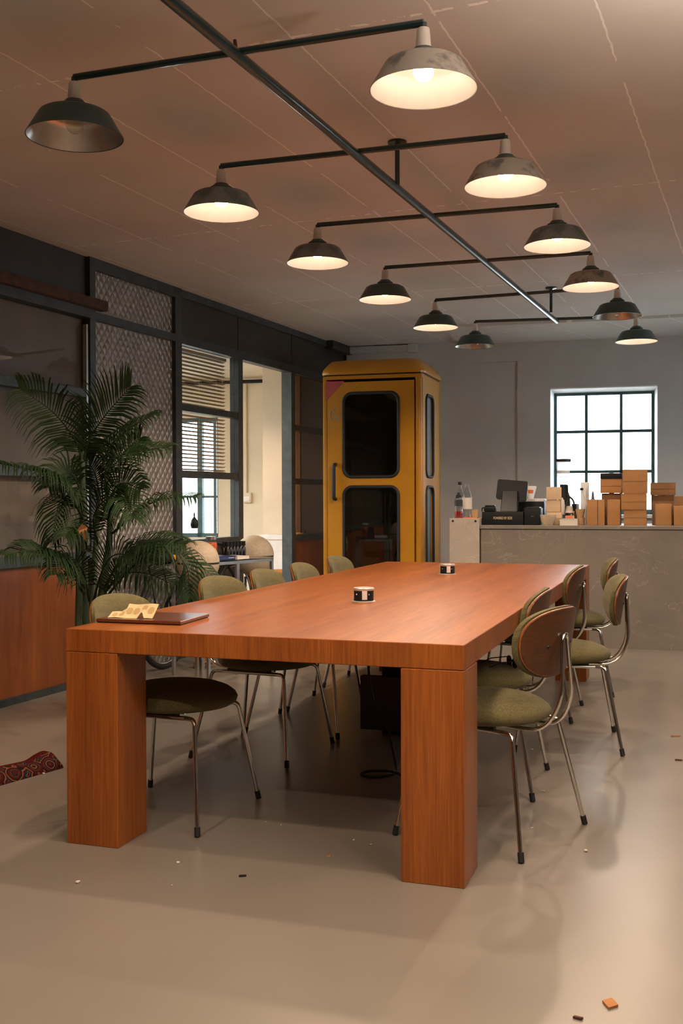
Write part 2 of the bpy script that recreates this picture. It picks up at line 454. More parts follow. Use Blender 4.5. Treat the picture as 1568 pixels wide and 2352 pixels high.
box(bm, wx0, wx0 + fw, y0, y1, wz0, wz1); box(bm, wx1 - fw, wx1, y0, y1, wz0, wz1)
box(bm, wx0, wx1, y0, y1, wz1 - fw, wz1); box(bm, wx0, wx1, y0, y1, wz0, wz0 + fw)
for i in (1, 2): x = wx0 + (wx1 - wx0) * i / 3; box(bm, x - .014, x + .014, y0 + .005, y1 - .005, wz0, wz1)
for z in (1.46, 1.862): box(bm, wx0, wx1, y0 + .005, y1 - .005, z - .014, z + .014)
w1 = struct('window_1', bm, 'teal', BW, -BYAW)
for i in range(3):
    for j in range(3):
        x = wx0 + (wx1 - wx0) * (i + .5) / 3; w = (wx1 - wx0) / 6; zz = (wz0, 1.46, 1.862, wz1)
        bm = B(); box(bm, x - w, x + w, .223, .227, zz[j], zz[j + 1]); obj('pane', bm, 'pane', w1)
# shallow dropped strip of ceiling along the back wall, cable duct over the booth
a = bkpt(1057, 800)[0]
bm = B(); box(bm, a, XR, -1.1, -.018, CEIL - .022, CEIL - .001); struct('trim_2', bm, 'ceiling', BW, -BYAW)
dx0, dz0 = bkpt(806, 815); dx1, dz1 = bkpt(940, 800); dx2, _ = bkpt(960, 800)
bm = B(); box(bm, max(dx0, XC + .01), dx1, -.09, -.018, dz0, CEIL - .012); box(bm, dx1, dx2, -.10, -.018, dz0 - .01, CEIL - .002, bev=.006)
struct('trim_3', bm, 'wall', BW, -BYAW)
# right wall and the wall behind the camera (closed room)
rw0, rw1, rz0, rz1 = -2.6, -1.3, .95, 2.35
bm = B(); box(bm, -12.6, rw0, -.15, 0, 0, CEIL); box(bm, rw1, 0, -.15, 0, 0, CEIL); box(bm, rw0, rw1, -.15, 0, 0, rz0); box(bm, rw0, rw1, -.15, 0, rz1, CEIL)
struct('wall_right', bm, 'darkwall', bl(XR), WR)
bm = B()
for i in range(7): x = rw0 + (rw1 - rw0) * i / 6; box(bm, x - .015, x + .015, -.10, -.06, rz0, rz1)
for z in (rz0 + .015, 1.42, 1.88, rz1 - .015): box(bm, rw0, rw1, -.10, -.06, z - .014, z + .014)
w6 = struct('added_window_6', bm, 'teal', bl(XR), WR)  # unseen window added to bring daylight onto the back wall
g = B(); box(g, rw0, rw1, -.082, -.078, rz0, rz1); obj('pane', g, 'pane', w6)
L_ = (Vector(right_far) - Vector(left_far[:2])).length
ang = math.atan2(right_far[1] - left_far[1], right_far[0] - left_far[0])
bm = B(); box(bm, -.2, L_ + .2, -.15, 0, 0, CEIL); struct('wall_front', bm, 'darkwall', left_far, ang)

# left partition: steel frame with panels
bm = B()
D0, D1 = -.03, .05
def fr(s0, s1, z0, z1, y0=D0, y1=D1): box(bm, s0, s1, y0, y1, z0, z1)
fr(.245, .305, 0, CEIL); fr(1.31, 1.40, 0, CEIL); fr(2.31, 2.39, 0, 2.43); fr(3.36, 3.45, 0, 2.43, -.03, .07)
fr(-9.5, .245, 2.37, 2.43, -.05); fr(.305, 1.31, 2.37, 2.425); fr(1.40, 4.78, 2.365, 2.43)
fr(.305, 1.31, 2.70, CEIL); fr(1.31, 4.78, CEIL - .06, CEIL - .005, -.03, .02)
fr(-9.5, .245, .80, .86); fr(1.40, 2.31, .82, .885); fr(3.45, 4.78, .80, .86)
fr(-9.5, .245, 0, .04); fr(1.40, 2.31, 0, .06); fr(3.45, 4.78, 0, .04)
wall_l = struct('wall_left', bm, 'frame', W0, WR)
def panel(name, m, s0, s1, z0, z1, y0=.0, y1=.03):
    b_ = B(); box(b_, s0, s1, y0, y1, z0, z1); return struct(name, b_, m, parent=wall_l)
panel('metal_panel', 'pressed', .305, 1.31, 0, 2.37); panel('upper_panel', 'pressed', .305, 1.31, 2.425, 2.70)
panel('wood_panel', 'panelwood', -9.5, .245, .04, .80); panel('wood_panel', 'panelwood', 3.45, 4.78, .04, .80)
panel('header_panel', 'header', -9.5, .245, 2.43, CEIL); 
for s0, s1 in ((1.40, 2.33), (2.35, 3.40), (3.42, 4.79)): panel('header_panel', 'header', s0, s1, 2.43, CEIL - .005, -.01, .03)
panel('base_panel', 'frame', 1.40, 2.31, .06, .82, .0, .02)
panel('backing_board', 'backing', -9.5, .245, .86, 2.37, .035, .05)
# the beam end that stops at the back wall
b_ = B(); box(b_, 4.2, 4.86, -.10, -.01, 2.69, CEIL - .002); struct('beam_end', b_, 'header', parent=wall_l)
def window(name, s0, s1, zs, rails, rm, glassm):
    b_ = B()
    for z in rails: box(b_, s0, s1, -.025, .03, z - .026, z + .026)
    if not rails: box(b_, s0, s0 + .02, -.02, .03, zs[0], zs[-1])
    w = struct(name, b_, rm, W0, WR)
    for z0, z1 in zip(zs, zs[1:]):
        g = B(); box(g, s0, s1, .008, .013, z0, z1); obj('pane', g, glassm, w)
    return w
w2 = window('window_2', 1.40, 2.31, (.885, 1.385, 1.89, 2.365), (1.385, 1.89), 'frame', 'pane')
w3 = window('window_3', -9.5, .245, (.86, 1.365, 1.885, 2.37), (1.365, 1.885), 'frame', 'pane')
b_ = B(); box(b_, .205, .222, -.028, .0, .9, 2.33); obj('edge_strip', b_, 'steel', w3)
w4 = window('window_4', 3.45, 4.78, (.86, 1.36, 1.86, 2.365), (1.36, 1.86), 'header', 'apane')

# next room behind the partition
AX = -.95                                             # local x on the back wall line, left of the corner
def alx(px, v):
    p = at_pl(px, 1000, bl(0, v), (BS, BC)); d = p - BW
    return d.x * BC - d.y * BS
p0 = alx(603, .05); p1 = alx(681, .05)
V2 = 1.45
bm = B(); box(bm, p0, p1, .05, V2, 0, 2.66); struct('wall_pillar', bm, 'cream', BW, -BYAW)
b1 = alx(689, .02)
bm = B(); box(bm, p1, b1, .02, .3, 0, 2.66); struct('trim_4', bm, plain('brown_trim', (.20, .085, .03), .6), BW, -BYAW)
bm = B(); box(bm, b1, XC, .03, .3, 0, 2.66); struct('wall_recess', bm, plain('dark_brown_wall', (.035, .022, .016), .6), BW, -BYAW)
# far cream wall with a tall window
ax0 = alx(300, V2); ax1 = alx(500, V2)
az = at_pl(450, 960, bl(0, V2), (BS, BC)).z; az0 = at_pl(450, 1234, bl(0, V2), (BS, BC)).z
bm = B()
box(bm, -8.6, ax0, V2, V2 + .25, 0, 2.66); box(bm, ax1, p1, V2, V2 + .25, 0, 2.66)
box(bm, ax0, ax1, V2, V2 + .25, 0, az0); box(bm, ax0, ax1, V2, V2 + .25, az, 2.66)
struct('wall_annex', bm, 'cream', BW, -BYAW)
bm = B()
m1 = alx(457, V2); m2 = alx(490, V2); zc = at_pl(450, 1141, bl(0, V2), (BS, BC)).z
box(bm, m1 - .035, m1 + .03, V2 + .02, V2 + .09, az0, az); box(bm, m2 - .014, m2 + .014, V2 + .03, V2 + .07, az0, az)
box(bm, ax0, ax1, V2 + .03, V2 + .07, zc - .014, zc + .014); box(bm, ax0, ax1, V2 + .02, V2 + .09, az0, az0 + .05)
box(bm, ax0, ax1, V2 + .02, V2 + .09, az - .05, az); box(bm, ax1 - .02, ax1, V2 + .02, V2 + .09, az0, az); box(bm, ax0, ax0 + .04, V2 + .02, V2 + .09, az0, az)
w5 = struct('window_5', bm, 'teal', BW, -BYAW)
for a, b in ((ax0, m1), (m1, m2), (m2, ax1)):
    for z0, z1 in ((az0, zc), (zc, az)):
        g = B(); box(g, a, b, V2 + .045, V2 + .05, z0, z1); obj('pane', g, 'pane', w5)
pl = [wl(-3.5, .06), wl(4.78, .06), bl(XC - .02, .3), bl(p1, .3), bl(p1, V2 + .25), bl(-8.6, V2 + .25)]
bm = B(); prism(bm, pl, 2.66, 2.76); struct('ceiling_annex', bm, 'cream')
bm = B(); box(bm, 0, 6.2, 0, .15, 0, 2.66); struct('wall_annex_side', bm, 'cream', wl(-3.5, .06), R(158))
a = Vector(wl(-3.5, 5.9)); b = Vector(bl(-8.6, V2))
bm = B(); box(bm, 0, (b - a).length, 0, .15, 0, 2.66); struct('wall_annex_end', bm, 'cream', a, math.atan2(b.y - a.y, b.x - a.x))

# ------------------------------------------------------------------ table
TYAW = -.3228; TO = Vector((.3741, 3.2204, 0)); TW, TL, TH, TB = 1.408, 4.042, .75, .671
E1 = Vector((math.cos(TYAW), math.sin(TYAW), 0)); E2 = Vector((-math.sin(TYAW), math.cos(TYAW), 0))
def tp(a, b, z=TH): return TO - E1 * a + E2 * b + Vector((0, 0, z))     # a from the right edge leftwards, b along
t = thing('conference_table', 'long reddish-brown wooden conference table with thick square legs, in the middle of the concrete floor', 'table', tp(TW / 2, TL / 2, 0), TYAW)
bx('tabletop', 'table', t, -TW / 2, TW / 2, -TL / 2, TL / 2, TB, TH, bev=.002, seg=1)
for sx in (-1, 1):
    for sy in (-1, 1):
        x0, x1 = sorted((sx * TW / 2, sx * (TW / 2 - .202))); q0, q1 = sorted((sy * TL / 2, sy * (TL / 2 - .202)))
        bx('leg', 'table', t, x0, x1, q0, q1, 0, TB - .0015, bev=.002, seg=1)

# ------------------------------------------------------------------ chairs
def disc(bm, out, yv, rings=6, seg=40):
    """closed pad: out(theta)->(y,z); yv(rho,y,z)->(x_front,x_back)"""
    fr_, bk = [], []
    for k in range(rings + 1):
        rho = k / rings
        if k == 0:
            f, b_ = yv(0, 0, 0); fr_.append([bm.verts.new((f, 0, 0))]); bk.append([bm.verts.new((b_, 0, 0))]); continue
        a, c = [], []
        for i in range(seg):
            y, z = out(2 * PI * i / seg); y *= rho; z *= rho
            f, b_ = yv(rho, y, z); a.append(bm.verts.new((f, y, z))); c.append(bm.verts.new((b_, y, z)))
        fr_.append(a); bk.append(c)
    for L in (fr_, bk):
        for a, b_ in zip(L, L[1:]):
            for i in range(seg):
                j = (i + 1) % seg
                if len(a) == 1: bm.faces.new((a[0], b_[i], b_[j]))
                else: bm.faces.new((a[i], a[j], b_[j], b_[i]))
    for i in range(seg):
        j = (i + 1) % seg
        bm.faces.new((fr_[-1][i], fr_[-1][j], bk[-1][j], bk[-1][i]))
def make_chair():
    c = thing('upholstered_chair', '', 'chair')
    bm = B()
    lathe(bm, [(0, .502), (.06, .501), (.12, .496), (.165, .487), (.20, .473), (.222, .456), (.229, .441), (.224, .426), (.208, .416), (.18, .411), (0, .41)], 40, (.022, 0, 0), 1.03, 1.0)
    obj('seat', bm, 'fabric', c, True, 60)
    def outline(w, h):
        def f(t):
            co, si = math.cos(t), math.sin(t)
            e = 2 / 2.7 if si > 0 else 2 / 2.25
            y = w * math.copysign(abs(co) ** (2 / 2.5), co); z = h * math.copysign(abs(si) ** e, si)
            return y * (1 + .07 * z / h), z
        return f
    cv = lambda y, z: 1.25 * y * y - .16 * z - .268         # plan curvature and backward lean of the rest
    zc_ = .703
    bm = B(); disc(bm, outline(.213, .123), lambda rho, y, z: (cv(y, z) + .020 + .018 * (1 - rho ** 5), cv(y, z) + .004), 7)
    for v in bm.verts: v.co.z += zc_
    obj('backrest', bm, 'fabric', c, True, 70)
    bm = B(); disc(bm, outline(.205, .116), lambda rho, y, z: (cv(y, z) + .004, cv(y, z) - .008), 7)
    for v in bm.verts: v.co.z += zc_
    sh = obj('back_shell', bm, 'shell', c, True, 50)
    bm = B()
    tube(bm, [(cv(outline(.2045, .1155)(2 * PI * i / 60)[0], outline(.2045, .1155)(2 * PI * i / 60)[1]) - .002, outline(.2045, .1155)(2 * PI * i / 60)[0], zc_ + outline(.2045, .1155)(2 * PI * i / 60)[1]) for i in range(61)], .0038, 6)
    o = obj('shell_edge', bm, 'shelledge', sh, True); o['label'] = 'orange plywood edge'
    bm = B(); lathe(bm, [(0, -.002), (.006, -.002), (.007, .001), (0, .004)], 10)
    for y in (-.085, .085):
        b2 = B(); lathe(b2, [(0, -.003), (.007, -.002), (.005, .002), (0, .004)], 10)
        k = obj('screw', b2, 'blackm', sh); k.matrix_local = Matrix.Translation((cv(y, -.01) - .009, y, zc_ - .01)) @ Matrix.Rotation(-PI / 2, 4, 'Y')
    bm.free()
    bm = B()                                                # chrome loop that carries the back
    pts = fillet([(.10, -.075, .398), (-.235, -.058, .398), (-.294, -.045, .50), (-.2875, -.020, .700)], .06, 6)
    top = [(-.2875, -.020 * math.cos(R(a)), .700 + .030 * math.sin(R(a))) for a in range(15, 180, 15)]
    tube(bm, pts + top + [(p.x, -p.y, p.z) for p in pts[::-1]], .0075, 10)
    obj('back_support', bm, 'chrome', c, True, 60)
    for sy in (-1, 1):
        bm = B(); tube(bm, [(-.13, sy * .165, .398), (.15, sy * .165, .398)], .0085, 10); obj('side_rail', bm, 'chrome', c, True, 60)
        for sx in (-1, 1):
            bm = B()
            x0 = .15 if sx > 0 else -.13
            foot = (sx * .245, sy * .252, .022); mid = (x0 + sx * .045, sy * .178, .398)
            tube(bm, fillet([(x0, sy * .165, .398), mid, foot], .045, 6), .0085, 10)
            lg = obj('leg', bm, 'chrome', c, True, 60)
            d = (Vector(foot) - Vector(mid)).normalized(); f0 = Vector(foot) - d * .012
            bm = B(); tube(bm, [f0, Vector(foot) + d * .020], .011, 10)
            for v in bm.verts: v.co.z = max(v.co.z, 0.)
            fo = obj('foot', bm, 'rubber', lg, True, 60); fo['label'] = 'black rubber foot'
    bm = B(); box(bm, -.10, .12, -.17, -.15, .400, .412); box(bm, -.10, .12, .15, .17, .400, .412); box(bm, -.02, .02, -.16, .16, .402, .412)
    obj('seat_bracket', bm, 'blackm', c)
    return c
chair0 = make_chair()
GL, GR = 'chairs along the plant side of the table', 'chairs along the counter side of the table'
CH = [  # centre x, y, heading, label, group
    (-.656, 4.05, -20.5, 'olive green upholstered chair behind the sticker sheet, at the near left table leg', GL),
    (-.374, 5.006, -23, 'olive green upholstered chair second from the near end on the palm side of the table', GL),
    (-.183, 5.54, -17, 'olive green upholstered chair third from the near end on the palm side of the table', GL),
    (.0, 6.08, -15.5, 'olive green upholstered chair second from the far end on the palm side of the table', GL),
    (.2, 6.82, -18.5, 'olive green upholstered chair in front of the phone booth at the far table end', GL),
    (.538, 3.80, 143.6, 'wood-backed olive chair beside the near right table leg, its wooden back largest in view', GR),
    (.59, 4.463, 162.6, 'olive chair with wood-backed rest, the one with black sunglasses lying on its seat', GR),
    (1.063, 5.902, 161, 'wood-backed olive chair tucked against the table edge, in front of the far right table leg', GR),
    (1.10, 5.17, 170, 'wood-backed olive chair pulled out from the table, its seat and chrome legs showing', GR),
    (1.43, 6.60, 168, 'olive chair with wood-backed rest nearest the marble counter, mostly hidden by the pulled-out chair', GR)]
for i, (x, y, a, lab, g) in enumerate(CH):
    o = chair0 if i == 0 else copy_tree(chair0)
    o.location = (x, y, 0); o.rotation_euler = (0, 0, R(a)); o['label'] = lab; o['group'] = g

# ------------------------------------------------------------------ lamp rail and pendant lamps
RZ = 2.585
def rail_pt(v, z=RZ):
    u = -1.54
    return Vector((u * TY + v * TX, -u * TX + v * TY, z))
ENDS = [(at_z(171, 186, RZ), at_z(972, 62, RZ)), (at_z(508, 388, RZ), at_z(1160, 319, RZ)), (at_z(729, 522, RZ), at_z(1279, 477, RZ)),
        (at_z(884, 619, RZ), at_z(1356, 586, RZ)), (at_z(1000, 693, RZ), at_z(1417, 663, RZ)), (at_z(1091, 742, RZ), at_z(1461, 730, RZ))]
for k in range(2):                                         # the rail runs on overhead; its unseen lamp rows are added for brightness
    c0 = rail_pt(1.93 - 1.04 * k); dv = Vector((math.cos(R(18)), -math.sin(R(18)), 0)) * .6
    ENDS.append((c0 - dv, c0 + dv))
lr = thing('lamp_rail', 'dark green steel ceiling rail with cross rods that carry the enamel lamps', 'light rail', rail_pt(5, 0))
o0 = rail_pt(5, 0)
bm = B(); tube(bm, [rail_pt(-1.6) - o0, rail_pt(8.33) - o0], .019, 14); obj('main_rod', bm, 'rod', lr, True)
for k, (a, b) in enumerate(ENDS):
    bm = B(); d = (b - a).normalized()
    up = Vector((0, 0, .012))
    tube(bm, [a - o0 + up, b - o0 + up], .0115, 10)
    obj('cross_rod', bm, 'rod', lr, True)
for px, py in ((912, 325), (1265, 660)):
    p = at_z(px, py, CEIL)
    bm = B(); tube(bm, [Vector((p.x, p.y, RZ)) - o0, Vector((p.x, p.y, CEIL - .004)) - o0], .011, 10); obj('hanger_rod', bm, 'rod', lr, True)
    bm = B(); lathe(bm, [(0, CEIL - .002), (.042, CEIL - .002), (.042, CEIL - .010), (.012, CEIL - .018), (0, CEIL - .018)], 24, (p.x - o0.x, p.y - o0.y, 0)); obj('ceiling_flange', bm, 'rod', lr, True)
p = rail_pt(2.97); bm = B(); tube(bm, [p - o0 + Vector((-.01, 0, .015)), p - o0 + Vector((-.015, 0, .055))], .006, 6); obj('wing_nut', bm, 'rust', lr)
def make_lamp(ext, inner, on):
    l = thing('pendant_lamp', '', 'lamp')
    bm = B(); tube(bm, fillet([(0, 0, .197), (0, 0, .172)], .005), .0105, 10); obj('pipe_elbow', bm, 'rod', l, True)
    bm = B(); lathe(bm, [(0, .180), (.017, .180), (.019, .176), (.0225, .135), (.0235, .118), (0, .118)], 20); obj('socket', bm, 'porcelain', l, True)
    bm = B(); lathe(bm, [(0, .120), (.030, .120), (.036, .112), (.047, .106), (.049, .090), (.046, .084), (0, .084)], 24); obj('collar', bm, 'lampdark', l, True)
    bm = B(); lathe(bm, [(.044, .0865), (.080, .0845), (.104, .0815), (.115, .075), (.1215, .0645), (.1585, .002), (.1595, .0), (.1575, .0), (.119, .0635)], 48); sh = obj('shade', bm, ext, l, True, 50)
    bm = B(); lathe(bm, [(.0, .0835), (.080, .0815), (.102, .0785), (.112, .0725), (.1185, .0625), (.156, .0015)], 48); obj('reflector', bm, inner, sh, True, 40)
    bm = B()
    if on:
        lathe(bm, [(0, .026)] + [(.031 * math.sin(R(a)), .057 - .031 * math.cos(R(a))) for a in range(10, 91, 10)] + [(0, .058)], 20)
        bu = obj('bulb', bm, 'bulbon', l, True, 80)
        bm = B(); lathe(bm, [(0, .0585), (.0315, .0585), (.029, .064), (.018, .077), (.014, .083), (0, .083)], 20); obj('bulb_base', bm, 'enamel', bu, True)
    else:
        lathe(bm, [(0, .010)] + [(.030 * math.sin(R(a)), .040 - .030 * math.cos(R(a))) for a in range(15, 150, 15)] + [(.014, .072), (.013, .083), (0, .083)], 20)
        bu = obj('bulb', bm, 'bulboff', l, True, 80)
    if on:
        la = bpy.data.lights.new('beam', 'SPOT'); la.energy = BEAM; la.color = BULB_COL; la.spot_size = R(155); la.spot_blend = .35; la.shadow_soft_size = .03
        lo = bpy.data.objects.new('beam', la); COL.objects.link(lo); lo.parent = l; lo.location = (0, 0, .003)
    return l
LD = {}; added_lamps = []
NTH = ('nearest', 'second', 'third', 'fourth', 'fifth', 'last')
ROWS = [(('lampdark', 'alu', False), ('lamppale', 'enamel', True)), (('lampgrey', 'enamel', True), ('lamppale', 'enamel', True)),
        (('lampgrey', 'enamel', True), ('lampgrey', 'enamel', True)), (('lampdark', 'enamel', True), ('lamppale', 'enamel', True)),
        (('lampdark', 'enamel', True), ('lampdark', 'alu', False)), (('lampdark', 'alu', False), ('lampdark', 'enamel', True))]
LBL = [('unlit dark green enamel lamp on the plant-side end of the nearest cross rod', 'largest lit lamp, pale shade seen from below, on the nearest cross rod'),
       ('lit dark grey lamp with spotted shade on the second cross rod, plant-side end', 'lit lamp with scratched pale grey shade on the second cross rod, beside the ceiling flange'),
       ('lit grey enamel lamp on the third cross rod, end towards the plant', 'lit grey enamel lamp on the third cross rod, end over the counter-side chairs'),
       ('lit dark lamp on the fourth cross rod, end towards the plant', 'lit lamp with pale grey shade on the fourth cross rod, just before an unlit one'),
       ('lit dark green lamp on the fifth cross rod, above the yellow phone booth', 'unlit green lamp with bare metal inside, overlapped by a pale lit lamp'),
       ('unlit dark green lamp on the farthest cross rod, above the phone booth roof', 'lit dark green lamp on the farthest cross rod, above the gridded back window')]
for k, (a, b) in enumerate(ENDS):
    for side, p in ((0, a), (1, b)):
        spec = ROWS[k][side] if k < 6 else ('lampgrey', 'enamel', True)
        if spec in LD: l = copy_tree(LD[spec])
        else: l = LD[spec] = make_lamp(*spec)
        l.location = (p.x, p.y, RZ + .012 - .197); l.rotation_euler = (0, 0, .3 * k)
        l['group'] = 'enamel lamps on the ceiling rail' if k < 6 else 'enamel lamps added overhead near the camera'
        l['label'] = LBL[k][side] if k < 6 else 'lit grey enamel lamp added on the rail overhead, above the near floor'
        if k > 5: added_lamps.append(l)  # rows out of view, added to light the near floor
# torchiere floor lamps added out of the frame to brighten the ceiling
def added_uplighter(x, y, lab):
    t = thing('added_uplighter_lamp', lab, 'lamp', (x, y, 0), 0, 'added uplighter floor lamps')
    bm = B(); lathe(bm, [(0, 0), (.14, 0), (.14, .02), (.02, .03), (0, .03)], 28); obj('base', bm, 'blackm', t, True)
    bm = B(); tube(bm, [(0, 0, .02), (0, 0, 1.72)], .012, 10); obj('pole', bm, 'blackm', t, True)
    bm = B(); lathe(bm, [(0, 1.70), (.05, 1.71), (.13, 1.80), (.165, 1.88), (.160, 1.88), (.125, 1.805), (.05, 1.72), (0, 1.715)], 32); obj('bowl', bm, 'blackm', t, True)
    la = bpy.data.lights.new('uplight', 'SPOT'); la.energy = UP; la.color = (1, .80, .65); la.spot_size = R(150); la.spot_blend = .6; la.shadow_soft_size = .05
    if y < 0: la.energy *= .15
    lo = bpy.data.objects.new('uplight', la); COL.objects.link(lo); lo.parent = t; lo.location = (0, 0, 1.90); lo.rotation_euler = (PI, 0, 0)
added_uplighter(1.60, 1.75, 'added black uplighter floor lamp by the right wall, beyond the frame')
added_uplighter(-.35, -.9, 'added black uplighter floor lamp standing behind the viewer')
near_beam = None
def stronger(l):
    global near_beam
    for c in l.children:
        if c.type == 'LIGHT':
            if near_beam is None: near_beam = c.data.copy(); near_beam.energy = NEAR
            c.data = near_beam
for l in added_lamps: stronger(l)
for k, (x, y) in enumerate(((1.30, 1.1), (2.9, 5.4))):  # unseen lamps added to brighten the floor at the right
    l = copy_tree(LD[('lampgrey', 'enamel', True)]); l.location = (x, y, CEIL - .198); stronger(l)
    l['group'] = 'added enamel lamps along the right wall'; l['label'] = 'added lit grey enamel lamp under the ceiling along the right wall, beyond the frame'
l = copy_tree(LD[('lampgrey', 'enamel', True)]); q = wl(1.2, 1.6); l.location = (q[0], q[1], 2.66 - .197); l['label'] = 'added lit grey enamel lamp in the cream room behind the partition'; del l['group']  # unseen lamps added to light the cream room
l = copy_tree(l); q = wl(3.0, 1.2); l.location = (q[0], q[1], 2.66 - .197); l['label'] = 'added lit grey enamel lamp in the cream room by the doorway'
for c in l.children:
    if c.type == 'LIGHT': c.data = c.data.copy(); c.data.energy = 110

# ------------------------------------------------------------------ phone booth
BY = R(16.5); BO = Vector((.686, 9.0, 0)); bw_, bd_ = .885, .81          # origin: front right corner at the floor
bt = thing('phone_booth', 'ochre yellow metal phone booth with rounded roof standing in the back corner', 'phone booth', BO, -BY)
# local: x to the right, so the booth spans x -bw..0, y 0..bd
def bpz(py, v=0.):
    return at_pl(860, py, BO, (math.sin(BY), math.cos(BY))).z
def bpx(px):
    d = at_pl(px, 1000, BO, (math.sin(BY), math.cos(BY))) - BO
    return d.x * math.cos(BY) - d.y * math.sin(BY)
zl = 2.265
def rr_loop(w, h, r, cx, cz, n=7): return [(cx + x, cz + z) for x, z in rrect(w, h, r, n)]
def plate_hole(bm, x0, x1, z0, z1, holes, y0, y1, flip=None):
    """plate in xz with rounded window holes, between y0 and y1 (built by strips)"""
    f = flip or (lambda x, y, z: (x, y, z))
    zs = [z0]
    for (hx0, hx1, hz0, hz1, r) in sorted(holes, key=lambda q: q[2]):
        def b4(xa, xb, za, zb):
            vs = [bm.verts.new(f(x, y, z)) for z in (za, zb) for y in (y0, y1) for x in (xa, xb)]
            for q in ((0, 2, 3, 1), (4, 5, 7, 6), (0, 1, 5, 4), (2, 6, 7, 3), (0, 4, 6, 2), (1, 3, 7, 5)): bm.faces.new([vs[i] for i in q])
        b4(x0, x1, zs[-1], hz0); b4(x0, hx0, hz0, hz1); b4(hx1, x1, hz0, hz1)
        for cx, cz, a0, kx, kz in ((hx1 - r, hz1 - r, 0, hx1, hz1), (hx0 + r, hz1 - r, 90, hx0, hz1), (hx0 + r, hz0 + r, 180, hx0, hz0), (hx1 - r, hz0 + r, 270, hx1, hz0)):
            arc = [(cx + r * math.cos(R(a0 + 15 * i)), cz + r * math.sin(R(a0 + 15 * i))) for i in range(7)]
            ring = [(kx, kz)] + arc
            va = [bm.verts.new(f(x, y0, z)) for x, z in ring]; vb = [bm.verts.new(f(x, y1, z)) for x, z in ring]
            bm.faces.new(va); bm.faces.new(vb[::-1])
            n = len(ring)
            for i in range(n): bm.faces.new((va[i], va[(i + 1) % n], vb[(i + 1) % n], vb[i]))
        zs.append(hz1)
    b4(x0, x1, zs[-1], z1)
def gasket(parent, hx0, hx1, hz0, hz1, r, y, m='rubber', f=None, t=.014):
    bm = B(); f = f or (lambda x, y, z: (x, y, z))
    lp = rr_loop(hx1 - hx0, hz1 - hz0, r, (hx0 + hx1) / 2, (hz0 + hz1) / 2)
    tube(bm, [f(x, y, z) for x, z in lp + lp[:2]], t, 8)
    return obj('window_gasket', bm, m, parent, True, 60)
# carcass: corner posts, side panels, back, base
dx0, dx1 = -bw_ + .045, bpx(951)                                             # door leaf
hx0, hx1 = bpx(789), bpx(915)
uz0, uz1, lz0, lz1 = bpz(1095), bpz(902), .28, bpz(1118)
bm = B()
box(bm, -bw_, -bw_ + .04, 0, .05, 0, zl, bev=.012); box(bm, dx1 + .005, 0, 0, .05, 0, zl, bev=.03, seg=4)
box(bm, -bw_, 0, bd_ - .04, bd_, 0, zl); box(bm, -bw_, -bw_ + .035, .04, bd_, 0, zl); box(bm, -bw_ + .03, -.03, .03, bd_ - .03, 0, .10)
box(bm, -bw_ + .03, 0, 0, .05, zl - .03, zl); box(bm, -bw_ + .03, dx1 + .01, 0.006, .05, 0, .06)
sidew = [(.165, .475, bpz(1095), bpz(905), .07), (.165, .475, .28, bpz(1118), .07)]
def sx_(x, y, z): return (-.035 + y, x, z)
plate_hole(bm, .05, bd_ - .01, 0, zl, sidew, 0, .035, sx_)
obj('cabin', bm, 'booth', bt, True, 40)
bm = B()
plate_hole(bm, dx0, dx1, .065, zl - .055, [(hx0, hx1, lz0, lz1, .075), (hx0, hx1, uz0, uz1, .075)], -.006, .03)
door = obj('door', bm, 'booth', bt)
for z0, z1 in ((lz0, lz1), (uz0, uz1)):
    gasket(door, hx0, hx1, z0, z1, .075, -.006)
    bm = B(); lp = rr_loop(hx1 - hx0, z1 - z0, .075, (hx0 + hx1) / 2, (z0 + z1) / 2)
    v = [bm.verts.new((x, .006, z)) for x, z in lp]; v2 = [bm.verts.new((x, .011, z)) for x, z in lp]
    bm.faces.new(v[::-1]); bm.faces.new(v2)
    for i in range(len(lp)): j = (i + 1) % len(lp); bm.faces.new((v[i], v[j], v2[j], v2[i]))
    obj('pane', bm, 'dpane', door)
hz0, hz1 = bpz(1146), bpz(1066); hx = bpx(770)
bm = B(); tube(bm, fillet([(hx, -.006, hz1), (hx, -.055, hz1 - .005), (hx, -.055, hz0 + .005), (hx, -.006, hz0)], .03, 5), .017, 10); obj('handle', bm, 'rubber', door, True)
for (a, b, z0, z1, r) in sidew:
    gasket(bt, a, b, z0, z1, r, .038, 'rubber', sx_, .012)
    bm = B(); lp = rr_loop(b - a, z1 - z0, r, (a + b) / 2, (z0 + z1) / 2)
    v = [bm.verts.new((-.02, y, z)) for y, z in lp]; v2 = [bm.verts.new((-.015, y, z)) for y, z in lp]
    bm.faces.new(v); bm.faces.new(v2[::-1])
    for i in range(len(lp)): j = (i + 1) % len(lp); bm.faces.new((v[i], v[j], v2[j], v2[i]))
    obj('side_pane', bm, 'fpane', bt)
bm = B(); box(bm, -bw_ + .04, -.05, .055, bd_ - .045, .10, .104); box(bm, -bw_ + .04, -.04, bd_ - .05, bd_ - .042, .10, zl); obj('lining', bm, 'lining', bt)
bm = B()                                                                  # rounded cap
zt = bpz(825) + .012
